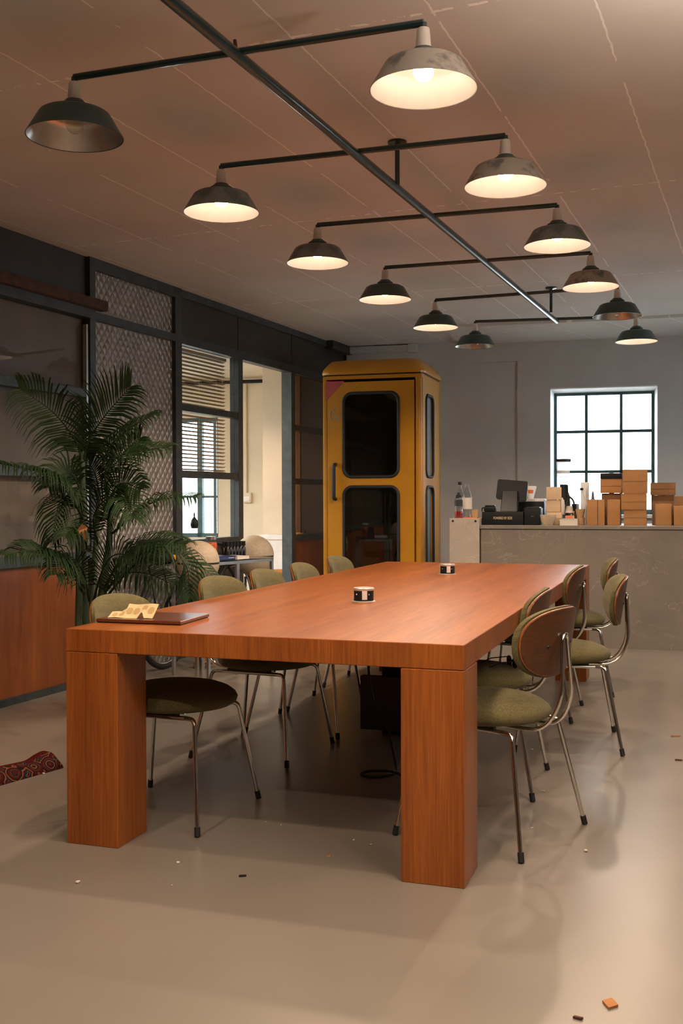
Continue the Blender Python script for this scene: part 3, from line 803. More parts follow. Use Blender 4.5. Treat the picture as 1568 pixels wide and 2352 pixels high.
for k in range(1):
    pr = [(0.012, zl + .012), (.016, zl + .03), (.008, zl + .06), (-.015, zl + .095), (-.05, zt - .012), (-.11, zt)]
    loops = []
    for off, z in [(.0, zl + .012)] + pr:
        w, h = bw_ + 2 * off + .01, bd_ + 2 * off + .01
        loops.append([bm.verts.new((x - bw_ / 2, y + bd_ / 2, z)) for x, y in rrect(w, h, min(.09, w / 2), 6)])
    for a, b in zip(loops, loops[1:]):
        n = len(a)
        for i in range(n): bm.faces.new((a[i], a[(i + 1) % n], b[(i + 1) % n], b[i]))
    bm.faces.new(loops[0][::-1]); bm.faces.new(loops[-1])
obj('roof', bm, 'booth', bt, True, 60)
bm = B(); box(bm, -bw_ + .01, -.01, .01, bd_ - .01, zl - .002, zl + .014); obj('roof_seal', bm, 'dark', bt)
tx0, tz1 = bpx(749), bpz(873); tx1 = bpx(792); tz0 = bpz(918)
bm = B(); 
v = [bm.verts.new(q) for q in ((tx0, -.0065, tz1), (tx1, -.0065, tz1), (tx0, -.0065, tz0), (tx0, -.0085, tz1), (tx1, -.0085, tz1), (tx0, -.0085, tz0))]
for q in ((0, 1, 2), (5, 4, 3), (0, 3, 4, 1), (1, 4, 5, 2), (2, 5, 3, 0)): bm.faces.new([v[i] for i in q])
stk = obj('corner_sticker', bm, 'pink', door); stk['label'] = 'faded pink triangular corner sticker'
text('sticker_lettering', 'ZIENDO', .042, 'pinkt', stk, Matrix.Translation((tx0 + .058, -.009, tz1 - .062)) @ Matrix.Rotation(PI / 2, 4, 'X') @ Matrix.Rotation(R(45), 4, 'Z'), .8)
sx0, sx1, sz0, sz1 = bpx(757), bpx(781), bpz(964), bpz(938)
bm = B(); w = .004
box(bm, sx0, sx1, -.0085, -.006, sz1 - w, sz1); box(bm, sx0 + .02, sx1, -.0085, -.006, sz0, sz0 + w); box(bm, sx1 - w, sx1, -.0085, -.006, sz0, sz1)
for k in range(3): box(bm, sx0 + .03, sx1 - .012, -.0083, -.006, sz0 + .012 + .012 * k, sz0 + .017 + .012 * k)
tube(bm, fillet([(sx0 + .018, -.0075, sz1 - .012), (sx0 + .006, -.0075, sz1 - .03), (sx0 + .006, -.0075, sz0 + .03), (sx0 + .018, -.0075, sz0 + .010)], .03, 4), .0055, 6)
box(bm, sx0 + .028, sx0 + .055, -.009, -.006, sz1 - .032, sz1 - .018, bev=.003)
o = obj('telephone_sticker', bm, 'sticker', door); o['label'] = 'pale sticker with a telephone receiver symbol'
# stool inside the booth
st = thing('round_stool', 'round stool with chrome pole inside the phone booth', 'stool', BO + Vector((math.cos(BY) * -.46 + math.sin(BY) * .42, math.sin(BY) * .46 + math.cos(BY) * .42, .104)))
bm = B(); lathe(bm, [(0, .62), (.15, .62), (.17, .60), (.16, .57), (0, .57)], 24); obj('seat', bm, 'black', st, True)
bm = B(); lathe(bm, [(0, .57), (.02, .57), (.02, .02), (.14, .012), (.15, 0), (0, 0)], 20); obj('pole', bm, 'chrome', st, True)

# ------------------------------------------------------------------ counter
CO = Vector((1.137, 8.664, 0)); CY = R(16.5); CC, CS = math.cos(CY), math.sin(CY)
CT = .976
def cl(x, y, z=0.): return Vector((CO.x + x * CC + y * CS, CO.y - x * CS + y * CC, z))
def cpt(px, py, v):
    q = at_pl(px, py, cl(0, v), (CS, CC)); d = q - CO
    return d.x * CC - d.y * CS, q.z
cb = thing('service_counter', 'long taupe marble-patterned service counter along the back wall', 'counter', CO, -CY)
bx('front_body', 'counter', cb, .006, 3.3, .012, .72, 0, CT - .034)
bx('worktop', 'counter', cb, .0, 3.3, 0, .75, CT - .030, CT, bev=.003, seg=1)
bm = B(); box(bm, .01, 3.3, .016, .7, CT - .034, CT - .030); obj('gap_shade_strip', bm, 'dark', cb)  # dark strip colours in the shade line under the worktop
eb = thing('counter_end_block', 'pale marble-patterned upright block at the end of the counter, two dark screws at its top', 'counter block', CO, -CY)
xb0 = cpt(1032, 1190, -.02)[0]
EB = 1.032
bx('panel', 'counterl', eb, xb0, -.004, -.02, .55, 0, EB, bev=.003, seg=1)
for x in (xb0 + .028, -.034):
    bm = B(); lathe(bm, [(0, 0), (.009, 0), (.009, .004), (0, .006)], 12); s = obj('screw', bm, 'blackm', eb, True); s.matrix_local = Matrix.Translation((x, -.02, EB - .022)) @ Matrix.Rotation(PI / 2, 4, 'X')
def citem(name, label, cat, px, v, z=CT, group=None, rz=0., dz=0.):
    x = cpt(px, 1200, v)[0]
    return thing(name, label, cat, cl(x, v, z), -CY + rz, group)
def csize(px0, px1, v): return cpt(px1, 1200, v)[0] - cpt(px0, 1200, v)[0]
def cz(py, v): return cpt(1300, py, v)[1]
def bottle(t, prof, m='bglass', seg=20):
    bm = B(); lathe(bm, prof, seg); return obj('body', bm, m, t, True, 50)
# --- bottles on the end block
h = cz(1110, .2) - EB
t = citem('glass_bottle', 'tall clear glass bottle with cream label, on the end block of the counter', 'bottle', 1072, .22, EB)
bottle(t, [(0, 0), (.040, 0), (.043, .008), (.043, .15), (.038, .19), (.020, .245), (.0145, .28), (.0145, h), (.017, h + .004), (.012, h + .008), (0, h + .008)])
bm = B(); lathe(bm, [(.0436, .075), (.0436, .17)], 20); obj('label', bm, 'labelw', t, True)
t = citem('glass_bottle', 'tall clear glass bottle with black cap, at the back of the end block', 'bottle', 1056, .34, EB)
bottle(t, [(0, 0), (.040, 0), (.043, .008), (.043, .15), (.036, .19), (.019, .245), (.0145, .28), (.0145, h - .005), (0, h - .005)])
bm = B(); lathe(bm, [(0, h - .006), (.017, h - .006), (.017, h + .02), (0, h + .02)], 16); obj('cap', bm, 'rubber', t, True)
h2 = cz(1135, .08) - EB
t = citem('sauce_bottle', 'bottle with black label and red syrup, at the front of the end block', 'bottle', 1053, .09, EB)
bottle(t, [(0, 0), (.034, 0), (.037, .006), (.034, .06), (.028, .085), (.034, .10), (.034, .15), (.030, .165), (.016, .185), (.014, h2), (0, h2)])
bm = B(); lathe(bm, [(0, .003), (.033, .004), (.034, .058), (0, .058)], 20); obj('syrup', bm, 'red', t, True)
bm = B(); lathe(bm, [(.0348, .10), (.0348, .152)], 20); obj('label', bm, 'labelk', t, True)
bm = B(); lathe(bm, [(0, h2 - .03), (.024, h2 - .03), (.026, h2 - .01), (.014, h2), (.012, h2 + .018), (0, h2 + .018)], 16); obj('cap', bm, 'rubber', t, True)
t = citem('wooden_cup', 'small tan wooden cup beside the bottles on the end block', 'cup', 1090, .10, EB + .006)
bm = B(); lathe(bm, [(0, 0), (.028, 0), (.031, .065), (.028, .065), (.025, .006), (0, .006)], 20); obj('body', bm, 'wicker', t, True)
x0 = cpt(1062, 1190, .10)[0]
t = thing('serving_tray', 'thin orange wooden tray under the small cup on the end block', 'tray', cl(x0, .10, EB), -CY)
bx('board', 'orangecard', t, 0.012, .125, -.04, .05, 0, .006)
# --- till
v = .10
w = csize(1105, 1200, v)
t = citem('cash_till_box', 'black till base with gold lettering across its front', 'till', 1153.5, v)
zz = cz(1176, v) - CT
bx('body', 'black', t, -w / 2, w / 2, 0, .30, 0, zz, bev=.003)
text('lettering', 'POWERED BY SEDE', .030, 'gold', t, Matrix.Translation((.003, -.0015, zz * .52)) @ Matrix.Rotation(PI / 2, 4, 'X'), .60)
th = thing('till_screen', 'black tilted touch screen on a broad foot, seen from behind, above the till', 'screen', cl(cpt(1170, 1200, v + .12)[0], v + .12, CT + zz), -CY)
fw_ = csize(1150, 1189, v + .12)
bm = B(); 
z1 = cz(1127, v + .1) - CT - zz
vs = [bm.verts.new(q) for q in ((-fw_ / 2, -.06, 0), (fw_ / 2, -.06, 0), (fw_ / 2, .10, 0), (-fw_ / 2, .10, 0), (-fw_ / 2 + .005, .02, z1), (fw_ / 2 - .005, .02, z1), (fw_ / 2 - .005, .06, z1), (-fw_ / 2 + .005, .06, z1))]
for q in ((3, 2, 1, 0), (4, 5, 6, 7), (0, 1, 5, 4), (1, 2, 6, 5), (2, 3, 7, 6), (3, 0, 4, 7)): bm.faces.new([vs[i] for i in q])
bmesh.ops.bevel(bm, geom=list(bm.edges), offset=.006, segments=2, affect='EDGES')
obj('foot', bm, 'blackm', th, True)
sw = csize(1138, 1208, v + .16); s0, s1 = cz(1149, v + .16) - CT - zz, cz(1102, v + .16) - CT - zz
bm = B(); prism(bm, rrect(sw, s1 - s0, .018, 5), -.012, .012)
bmesh.ops.bevel(bm, geom=[e for e in bm.edges if e.calc_face_angle(0) > 1], offset=.004, segments=2, affect='EDGES')
sc_ = obj('screen_body', bm, 'black', th, True); sc_.matrix_local = Matrix.Translation((.012, .07, (s0 + s1) / 2)) @ Matrix.Rotation(R(5), 4, 'Y') @ Matrix.Rotation(R(80), 4, 'X')
t = citem('card_reader', 'small black card reader on the till base beside the screen foot', 'card reader', 1126, v + .12, CT + zz)
bx('body', 'black', t, -.048, .048, -.05, .05, 0, .045, bev=.012); bx('top_plate', 'blackm', t, -.040, .040, -.04, .04, .045, .056, bev=.004)
bm = B(); tube(bm, fillet([(-.05, 0, .03), (-.07, 0, .035), (-.072, 0, .001)], .01), .005, 6); obj('cable', bm, 'rubber', t)
w = csize(1202.5, 1240, v); zz2 = cz(1167, v) - CT
t = citem('receipt_printer', 'small black cube-shaped receipt printer touching the till base', 'printer', 1222, v + .01)
bx('body', 'black', t, -w / 2, w / 2, 0, .19, 0, zz2, bev=.004); bx('cover', 'blackm', t, -w / 2 + .01, w / 2 - .01, .01, .18, zz2, zz2 + .008, bev=.003)
text('maker_plate', '\u2013\u2013\u2013', .02, 'silverp', t, Matrix.Translation((0, -.0012, zz2 * .52)) @ Matrix.Rotation(PI / 2, 4, 'X'), .8)
vk = .56; w = csize(1190, 1253, vk)
t = citem('coffee_grinder', 'wide black machine with a white top behind the printer and till', 'machine', 1221, vk)
k1 = cz(1152, vk) - CT; k2 = cz(1146, vk) - CT
bx('body', 'black', t, -w / 2, w / 2, -.12, .15, 0, k1, bev=.01); bx('lid', 'white', t, -w / 2 + .004, w / 2 - .004, -.12, .15, k1, k2 + .004, bev=.005)
vh = .58
t = citem('white_hopper', 'white tapered hopper with a red-orange mark, standing on the black machine', 'hopper', 1219, vh, CT + k2 + .004)
hh = cz(1117, vh) - CT - k2
bm = B(); lathe(bm, [(0, 0), (.022, 0), (.026, .02), (.048, hh - .012), (.044, hh), (0, hh)], 20); obj('body', bm, 'white', t, True)
bm = B()
for i in range(6):
    a0, a1 = R(-125 + 12 * i), R(-113 + 12 * i); r0, r1 = .034 + .0006, .0415 + .0006
    bm.faces.new([bm.verts.new((r * math.cos(a), r * math.sin(a), z)) for r, a, z in ((r0, a0, .045), (r0, a1, .045), (r1, a1, .075), (r1, a0, .075))])
obj('printed_mark', bm, 'orangecard', t)
# --- kraft cube stack and neighbours
def carton(name, label, px0, px1, py0, z0, v, dep, m, group=None, rz=0., flap=True, z1=None, cat='box'):
    w = csize(px0, px1, v); top = cz(py0, v) if z1 is None else z1
    t = citem(name, label, cat, (px0 + px1) / 2, v, z0, group, rz)
    hgt = top - z0 - .002
    bx('carton_body', m, t, -w / 2, w / 2, 0, dep, 0, hgt, bev=.006, seg=2)
    if flap:
        bm = B(); box(bm, -w / 2 + .004, w / 2 - .004, -.0025, .0, hgt * .52, hgt - .006); box(bm, -w / 2 + .004, w / 2 - .004, -.002, dep - .004, hgt - .0035, hgt + .001)
        obj('lid_flap', bm, m, t)
    bm = B(); box(bm, -.018, .018, .01, dep - .01, hgt + .0005, hgt + .0015); obj('tape', bm, 'tape', t)
    return z0 + hgt + .0015
G1 = 'small pale kraft cubes stacked on the counter'
z = carton('kraft_box', 'small pale kraft cube at the bottom of a stack of three, behind the bowl', 1255, 1289, 1176, CT, .12, .12, 'kraftp', G1, flap=False)
z = carton('kraft_box', 'small pale kraft cube in the middle of a stack of three', 1253, 1286, 1148, z, .12, .12, 'kraftp', G1, flap=False)
z = carton('kraft_box', 'small pale kraft cube on top of a stack of three', 1254, 1289, 1118, z, .11, .12, 'kraftp', G1, flap=False, rz=.08)
t = citem('wooden_bowl', 'pale round wooden bowl in front of the small kraft cubes', 'bowl', 1258, .055)
bm = B(); lathe(bm, [(0, 0), (.040, 0), (.055, .03), (.064, .085), (.060, .085), (.050, .03), (.036, .008), (0, .008)], 28); obj('body', bm, 'bowl', t, True)
# grinder with clear hopper in front of the window
vg = .45
t = citem('espresso_grinder', 'black espresso grinder with tall clear hopper and black lid, before the window', 'grinder', 1294, vg)
g0, g1, g2 = cz(1113, vg) - CT, cz(1060, vg) - CT, cz(1055, vg) - CT
bm = B(); box(bm, -.06, .06, -.05, .12, 0, .05, bev=.008); lathe(bm, [(0, .05), (.052, .05), (.056, .10), (.05, g0 - .10), (.036, g0 - .06), (.034, g0), (0, g0)], 24, (0, .04, 0))
obj('body', bm, 'black', t, True)
bm = B(); lathe(bm, [(.030, g0), (.036, g0 + .06), (.050, g0 + .07), (.060, g1), (.057, g1), (.046, g0 + .075), (.032, g0 + .06), (.027, g0)], 24, (-.006, .04, 0)); obj('hopper', bm, 'frostp', t, True)
bm = B(); lathe(bm, [(0, g1), (.064, g1), (.064, g2 + .004), (0, g2 + .006)], 24, (-.006, .04, 0)); obj('lid', bm, 'black', t, True)
bm = B(); tube(bm, fillet([(.03, .0, g0 - .09), (.085, -.02, g0 - .13), (.10, -.02, g0 - .30)], .05), .008, 8); obj('spout_arm', bm, 'black', t, True)
t = citem('spray_bottle', 'small white bottle with a blue band beside the kraft cubes', 'bottle', 1290, .25)
hb = cz(1143, .25) - CT
bottle(t, [(0, 0), (.024, 0), (.025, .01), (.025, hb - .06), (.018, hb - .02), (.009, hb - .01), (.008, hb), (0, hb)], 'white')
bm = B(); lathe(bm, [(.0256, .04), (.0256, .085)], 20); obj('label', bm, 'labelb', t, True)
t = citem('glass_flask', 'clear conical glass flask with a blue and white label', 'flask', 1307, .22)
hb = cz(1130, .22) - CT
bottle(t, [(0, 0), (.036, 0), (.038, .02), (.034, .10), (.014, hb - .04), (.012, hb), (0, hb)])
bm = B(); lathe(bm, [(.0345, .10), (.024, .155)], 20); obj('label', bm, 'labelw', t, True)
t = citem('drinking_glass', 'short glass tumbler holding a wooden stirrer', 'glass', 1314, .14)
bm = B(); lathe(bm, [(0, 0), (.026, 0), (.030, .10), (.028, .10), (.024, .005), (0, .005)], 20); obj('body', bm, 'bglass', t, True)
bm = B(); tube(bm, [(.0, 0, .007), (.014, 0, .115)], .004, 6); obj('stirrer', bm, 'wicker', t)
w = csize(1285, 1325, .05)
t = citem('paperback_book', 'thick cream paperback lying flat at the front of the counter', 'book', 1305, .035)
bk_h = cz(1192, .03) - CT
bx('page_block', 'paper', t, -w / 2, w / 2, 0, .16, .002, bk_h - .002); bx('cover', 'labelw', t, -w / 2 - .001, w / 2 + .001, -.001, .163, bk_h - .002, bk_h); bx('cover', 'labelw', t, -w / 2 - .001, w / 2 + .001, -.001, .163, 0, .002)
t = citem('matchbox', 'small orange box lying on the cream paperback', 'box', 1308, .08, CT + bk_h)
bx('sleeve', 'orangecard', t, -.036, .022, 0, .05, 0, .026, bev=.001); bx('tray', 'bowl', t, .022, .034, .002, .048, .001, .025)
t = citem('metal_spoon', 'small metal spoon lying on the paperback edge', 'spoon', 1294, .045, CT + bk_h)
bm = B(); tube(bm, [(-.01, 0, .004), (.09, .01, .004)], .003, 6); lathe(bm, [(0, 0), (.012, .001), (.014, .005), (0, .003)], 12, (-.02, 0, 0), 1.5, 1); obj('body', bm, 'steel', t, True)
G2 = 'stacked wicker cups on the counter'
t = citem('wicker_cup', 'lower of two stacked tan wicker cups beside the kraft cartons', 'cup', 1333, .16, CT, G2)
bm = B(); lathe(bm, [(0, 0), (.030, 0), (.034, .06), (.031, .06), (.026, .01), (0, .01)], 24); obj('body', bm, 'wicker', t, True)
t2 = citem('wicker_cup', 'upper of two stacked tan wicker cups beside the kraft cartons', 'cup', 1332, .16, CT + .061, G2)
bm = B(); lathe(bm, [(0, 0), (.028, 0), (.039, .07), (.036, .07), (.026, .01), (0, .01)], 24); obj('body', bm, 'wicker', t2, True)
t = citem('glass_carafe', 'round-bellied clear glass bottle with dark stopper before the window', 'bottle', 1335, .36)
hb = cz(1126, .36) - CT
bottle(t, [(0, 0), (.036, 0), (.038, .04), (.036, .10), (.045, .14), (.040, .19), (.018, hb - .03), (.013, hb - .01), (.013, hb), (0, hb)], 'milky')
bm = B(); lathe(bm, [(0, hb), (.014, hb), (.014, hb + .018), (0, hb + .018)], 12); obj('stopper', bm, 'black', t, True)
t = citem('paper_roll', 'tall white standing roll holder before the window', 'holder', 1343, .5)
hb = cz(1108, .5) - CT
bx('panel', 'white', t, -.034, .034, -.02, .02, 0, hb, bev=.006); bx('side_lip', 'white', t, .026, .034, -.05, .0, 0, hb - .02, bev=.003)
t = citem('dark_bottle', 'small dark green dropper bottle beside the tall kraft cartons', 'bottle', 1361, .42)
hb = cz(1129, .42) - CT
bottle(t, [(0, 0), (.025, 0), (.026, .01), (.026, hb - .075), (.012, hb - .06), (.010, hb - .03), (.006, hb), (0, hb)], 'teal')
t = citem('black_canister', 'short black canister between the flask and the wicker cups', 'canister', 1321, .40)
bm = B(); lathe(bm, [(0, 0), (.03, 0), (.03, .17), (0, .175)], 20); obj('body', bm, 'black', t, True)
# --- kraft cartons
G3 = 'kraft cartons on the counter'
va = .10
carton('kraft_carton', 'upright kraft carton at the front, first of the row beside the wicker cups', 1347, 1372, 1147, CT, va, .15, 'kraft', G3, flap=False)
carton('kraft_carton', 'narrow upright kraft carton pressed against the first one', 1372.6, 1388, 1147, CT, va, .13, 'kraft', G3, flap=False)
carton('kraft_carton', 'upright kraft carton in shade next to the stack of three wide ones', 1394, 1424, 1147, CT, va + .02, .13, 'kraft', G3, flap=False)
zb = carton('kraft_carton', 'dark kraft carton lying behind the upright ones', 1381, 1425, 1133, CT, va + .19, .18, 'kraft2', G3, flap=False)
zb = carton('kraft_carton', 'wide kraft carton on the second tier beside the tallest box', 1378, 1427, 1101, zb, va + .16, .20, 'kraft', G3)
carton('black_carton', 'flat black box on top of the kraft cartons before the window', 1378, 1428, 1087, zb, va + .18, .16, 'black', None, flap=False)
zc2 = carton('kraft_carton', 'kraft mailer carton at the bottom of the stack of three, tape across its front', 1432, 1485, 1171, CT, va, .20, 'kraft', G3, .0)
zc2 = carton('kraft_carton', 'kraft mailer carton in the middle of the stack of three', 1426, 1485, 1134, zc2, va - .01, .20, 'kraft', G3, .04)
carton('kraft_carton', 'largest square kraft carton, topmost of the stack before the window', 1429, 1485, 1080, zc2, va, .20, 'kraft', G3, -.02)
zd = carton('kraft_carton', 'dark kraft carton under the flat one, right of the window stack', 1497, 1548, 1138, CT, va + .20, .2, 'kraft2', G3, flap=False)
carton('kraft_carton', 'flat dark kraft carton lying on top of the back row by the window edge', 1493, 1551, 1110, zd, va + .18, .22, 'kraft2', G3)
carton('kraft_carton', 'leaning kraft carton with an open flap in front of the flat dark one', 1506, 1542, 1157, CT, va, .13, 'kraft', G3, .06, flap=False)
carton('kraft_carton', 'kraft carton cut off by the frame edge at the front of the counter', 1547, 1590, 1162, CT, va, .13, 'kraft', G3, .04, flap=False)
carton('kraft_carton', 'kraft carton standing behind the one cut off by the frame edge', 1550, 1600, 1140, CT, va + .18, .15, 'kraft2', G3, flap=False)
# plant outside the window
t = thing('banana_plant', 'broad-leaved plant outside the gridded window, coloured pale for daylight haze', 'plant', bl(.35, 1.3, .2))
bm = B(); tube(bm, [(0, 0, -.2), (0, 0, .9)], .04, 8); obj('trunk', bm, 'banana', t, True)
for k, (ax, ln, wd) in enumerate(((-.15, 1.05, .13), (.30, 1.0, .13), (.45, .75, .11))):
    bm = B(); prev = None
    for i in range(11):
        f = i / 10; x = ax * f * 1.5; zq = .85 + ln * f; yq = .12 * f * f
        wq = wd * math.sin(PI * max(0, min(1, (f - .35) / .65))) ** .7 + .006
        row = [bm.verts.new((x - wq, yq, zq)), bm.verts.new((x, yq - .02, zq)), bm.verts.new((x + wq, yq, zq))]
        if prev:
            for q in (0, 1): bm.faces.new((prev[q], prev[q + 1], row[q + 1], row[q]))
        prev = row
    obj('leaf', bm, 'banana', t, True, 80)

# ------------------------------------------------------------------ things on the table
def socket(px, py, lab):
    p = at_z(px, py, TH)
    t = thing('pop_up_socket', lab, 'socket', p, TYAW - .12, 'pop-up sockets on the table')
    bm = B(); lathe(bm, [(0, 0), (.052, 0), (.052, .003), (.047, .006), (0, .006)], 40); obj('flange', bm, 'silverp', t, True)
    bm = B(); lathe(bm, [(0, .006), (.0435, .006), (.0435, .052), (0, .052)], 40); obj('core', bm, 'black', t, True)
    for a0, a1 in ((-75, -46), (160, 215), (60, 100)):
        bm = B(); n = 6; ri = []
        for i in range(n + 1):
            a = R(a0 + (a1 - a0) * i / n); ri.append([bm.verts.new((r * math.cos(a), r * math.sin(a), z)) for r, z in ((.0430, .012), (.0446, .012), (.0446, .050), (.0430, .050))])
        for a, b in zip(ri, ri[1:]):
            for q in range(4): bm.faces.new((a[q], a[(q + 1) % 4], b[(q + 1) % 4], b[q]))
        bm.faces.new(ri[0]); bm.faces.new(ri[-1][::-1])
        obj('side_plate', bm, 'labelw', t, True, 40)
    bm = B(); lathe(bm, [(0, .052), (.0445, .050), (.0455, .053), (.0455, .059), (.043, .062), (0, .060)], 40); obj('cap', bm, 'silverp', t, True)
    for a in (-112, -35):
        bm = B(); lathe(bm, [(0, 0), (.004, 0), (.003, .002), (0, .003)], 8); k = obj('contact', bm, 'steel', t); k.matrix_local = Matrix.Translation((.0435 * math.cos(R(a)), .0435 * math.sin(R(a)), .034)) @ Matrix.Rotation(R(a), 4, 'Z') @ Matrix.Rotation(PI / 2, 4, 'Y')
    return t
socket(835, 1382, 'round black and silver pop-up power socket, the nearer of two in the tabletop')
socket(1027, 1319, 'round black and silver pop-up power socket, the one nearer the counter')
a, b, c, d = at_z(220, 1430, TH), at_z(415, 1437, TH), at_z(477, 1418, TH), at_z(300, 1412, TH)
ex = (b - a).normalized(); ln = (b - a).length
t = thing('serving_board', 'dark reddish wooden board lying near the corner of the tabletop', 'board', a, math.atan2(ex.y, ex.x))
ey = Vector((-ex.y, ex.x, 0)); dep = (c - b).dot(ey); sk = (c - b).dot(ex)
bm = B()
prism(bm, [(0, 0), (ln, 0), (ln + sk * .6, dep), (sk * .6, dep)], .003, .015)
bmesh.ops.bevel(bm, geom=list(bm.edges), offset=.002, segments=1, affect='EDGES')
obj('plank', bm, 'board', t)
bm = B(); prism(bm, [(.004, .004), (ln - .004, .004), (ln + sk * .6 - .004, dep - .004), (sk * .6 + .004, dep - .004)], 0, .003); obj('felt_base', bm, 'rubber', t)
# curled sheet of round stickers
t = thing('sticker_sheet', 'curled cream sheet of round tan stickers lying on the reddish board', 'sticker sheet', a + ex * .028 + ey * .035 + Vector((0, 0, .0152)), math.atan2(ex.y, ex.x) + .02)
SL, SWD = .180, .056
def sheet(s, w):                     # s along the strip, w from the lying edge up to the curled back edge
    arch = math.sin(PI * max(0, min(1, (s - .64) / .18))) ** 2
    lowf = .55 + .45 * max(0, min(1, (s - .22) / .12))
    y = SWD * (.62 * w) + .012 * arch * (1 - w)
    z = SWD * (.78 * w * lowf + .10 * w * w) + .020 * arch * (1 - w) ** 1.2 + .002 * math.sin(s * 9)
    return Vector((s * SL + .010 * w, y, max(.0004, z + .0006)))
bm = B(); N1, N2 = 60, 10
gr = [[bm.verts.new(sheet(i / N1, j / N2)) for j in range(N2 + 1)] for i in range(N1 + 1)]
for i in range(N1):
    for j in range(N2):
        if i < N1 * .33 and j >= N2 * .7: continue
        bm.faces.new((gr[i][j], gr[i + 1][j], gr[i + 1][j + 1], gr[i][j + 1]))
bmesh.ops.delete(bm, geom=[v for v in bm.verts if not v.link_faces], context='VERTS')
obj('paper', bm, 'stick', t, True, 80)
for k, (s, w, r) in enumerate(((.12, .36, .0105), (.265, .36, .0105), (.42, .54, .0125), (.575, .54, .0125), (.735, .70, .0105), (.895, .56, .0125))):
    bm = B(); vs = []
    off = Vector((0, -.0007, .0006))
    for q in range(20):
        an = 2 * PI * q / 20
        vs.append(bm.verts.new(sheet(s + r * math.cos(an) / SL, w + r * math.sin(an) / SWD) + off))
    c_ = bm.verts.new(sheet(s, w) + off)
    for q in range(20): bm.faces.new((c_, vs[q], vs[(q + 1) % 20]))
    obj('round_sticker', bm, 'stickd', t, True, 80)
# sunglasses on a chair seat
q = Vector((.59, 4.463, .488)); ang_ = R(162.6); fw2 = Vector((math.cos(ang_), math.sin(ang_), 0))
t = thing('sunglasses', 'black sunglasses lying on the seat of the second wood-backed chair', 'sunglasses', q - fw2 * .13 + Vector((0, 0, .001)), R(100))
bm = B()
for sx in (-1, 1):
    lp = [(sx * .035 + .026 * math.cos(R(a)), 0, .022 + .02 * math.sin(R(a))) for a in range(0, 375, 15)]; tube(bm, lp, .003, 6)
    tube(bm, [(sx * .062, 0, .035), (sx * .066, .07, .030), (sx * .062, .12, .012)], .0025, 6)
tube(bm, [(-.01, 0, .028), (.01, 0, .028)], .003, 6)
obj('frame', bm, 'black', t, True)
bm = B()
for sx in (-1, 1):
    bm.faces.new([bm.verts.new((sx * .035 + .025 * math.cos(R(a)), 0, .022 + .019 * math.sin(R(a)))) for a in range(0, 360, 15)])
obj('lens', bm, 'amber', t)

# ------------------------------------------------------------------ under the table
p = at_z(905, 1690, 0)
t = thing('cable_box', 'dark floor box for the table cables, standing under the table', 'box', p, TYAW)
bx('body', 'black', t, -.07, .13, .02, .30, 0, .60, bev=.004); bx('front_plate', plain('dark_brown_plate', (.06, .025, .015), .6), t, -.17, .05, -.03, .02, .03, .30, bev=.003)
bm = B()
tb = at_z(852, 1600, .3)
pts = [at_d(842, 1525, 4.9), at_d(848, 1580, 4.85), at_d(868, 1640, 4.8), at_d(893, 1675, 4.75), at_d(900, 1715, 4.7), at_z(912, 1772, .006)]
q0 = pts[-1]
pts += [q0 + Vector((-.02, -.06, 0)), q0 + Vector((-.10, -.10, 0)), q0 + Vector((-.17, -.06, 0)), q0 + Vector((-.13, .0, .004)), q0 + Vector((-.02, -.02, .008)), q0 + Vector((.03, -.10, .0)), q0 + Vector((.05, -.2, 0))]
pts[0].z = TB - .004
tube(bm, fillet(pts, .08, 4), .006, 8)
tag(obj('power_cable', bm, 'rubber', None, True), 'black power cable hanging from the tabletop and coiled on the floor', 'cable')

# ------------------------------------------------------------------ palm
PB = Vector((-1.41, 5.95, 0))
pm = thing('potted_palm', 'tall potted palm with dark arching fronds beside the pressed metal panel', 'palm', PB)
bm = B(); lathe(bm, [(0, 0), (.09, 0), (.10, .02), (.125, .36), (.13, .38), (.115, .38), (.11, .33), (0, .33)], 32); obj('pot', bm, 'pot', pm, True)
bm = B(); lathe(bm, [(0, .335), (.1105, .33)], 24); obj('soil', bm, 'dark', pm)
def loc(px, py, d): return at_d(px, py, d) - PB
stems = [[(195, 1440, 5.95), (192, 1300, 5.95), (190, 1150, 5.9), (189, 1030, 5.9)], [(225, 1440, 5.9), (240, 1320, 5.88), (255, 1220, 5.85), (245, 1090, 5.9)], [(205, 1450, 6.0), (215, 1330, 6.05), (222, 1220, 6.1), (228, 1120, 6.1)], [(180, 1450, 5.9), (182, 1330, 5.9), (178, 1230, 5.85)]]
for k, s in enumerate(stems):
    bm = B(); P_ = [loc(*q) for q in s]; P_.insert(0, Vector((P_[0].x * .5, P_[0].y * .5, .32)))
    tube(bm, fillet(P_, .2, 5), (.030, .030, .020, .026)[k], 10, .014); obj('stem', bm, 'stem', pm, True)
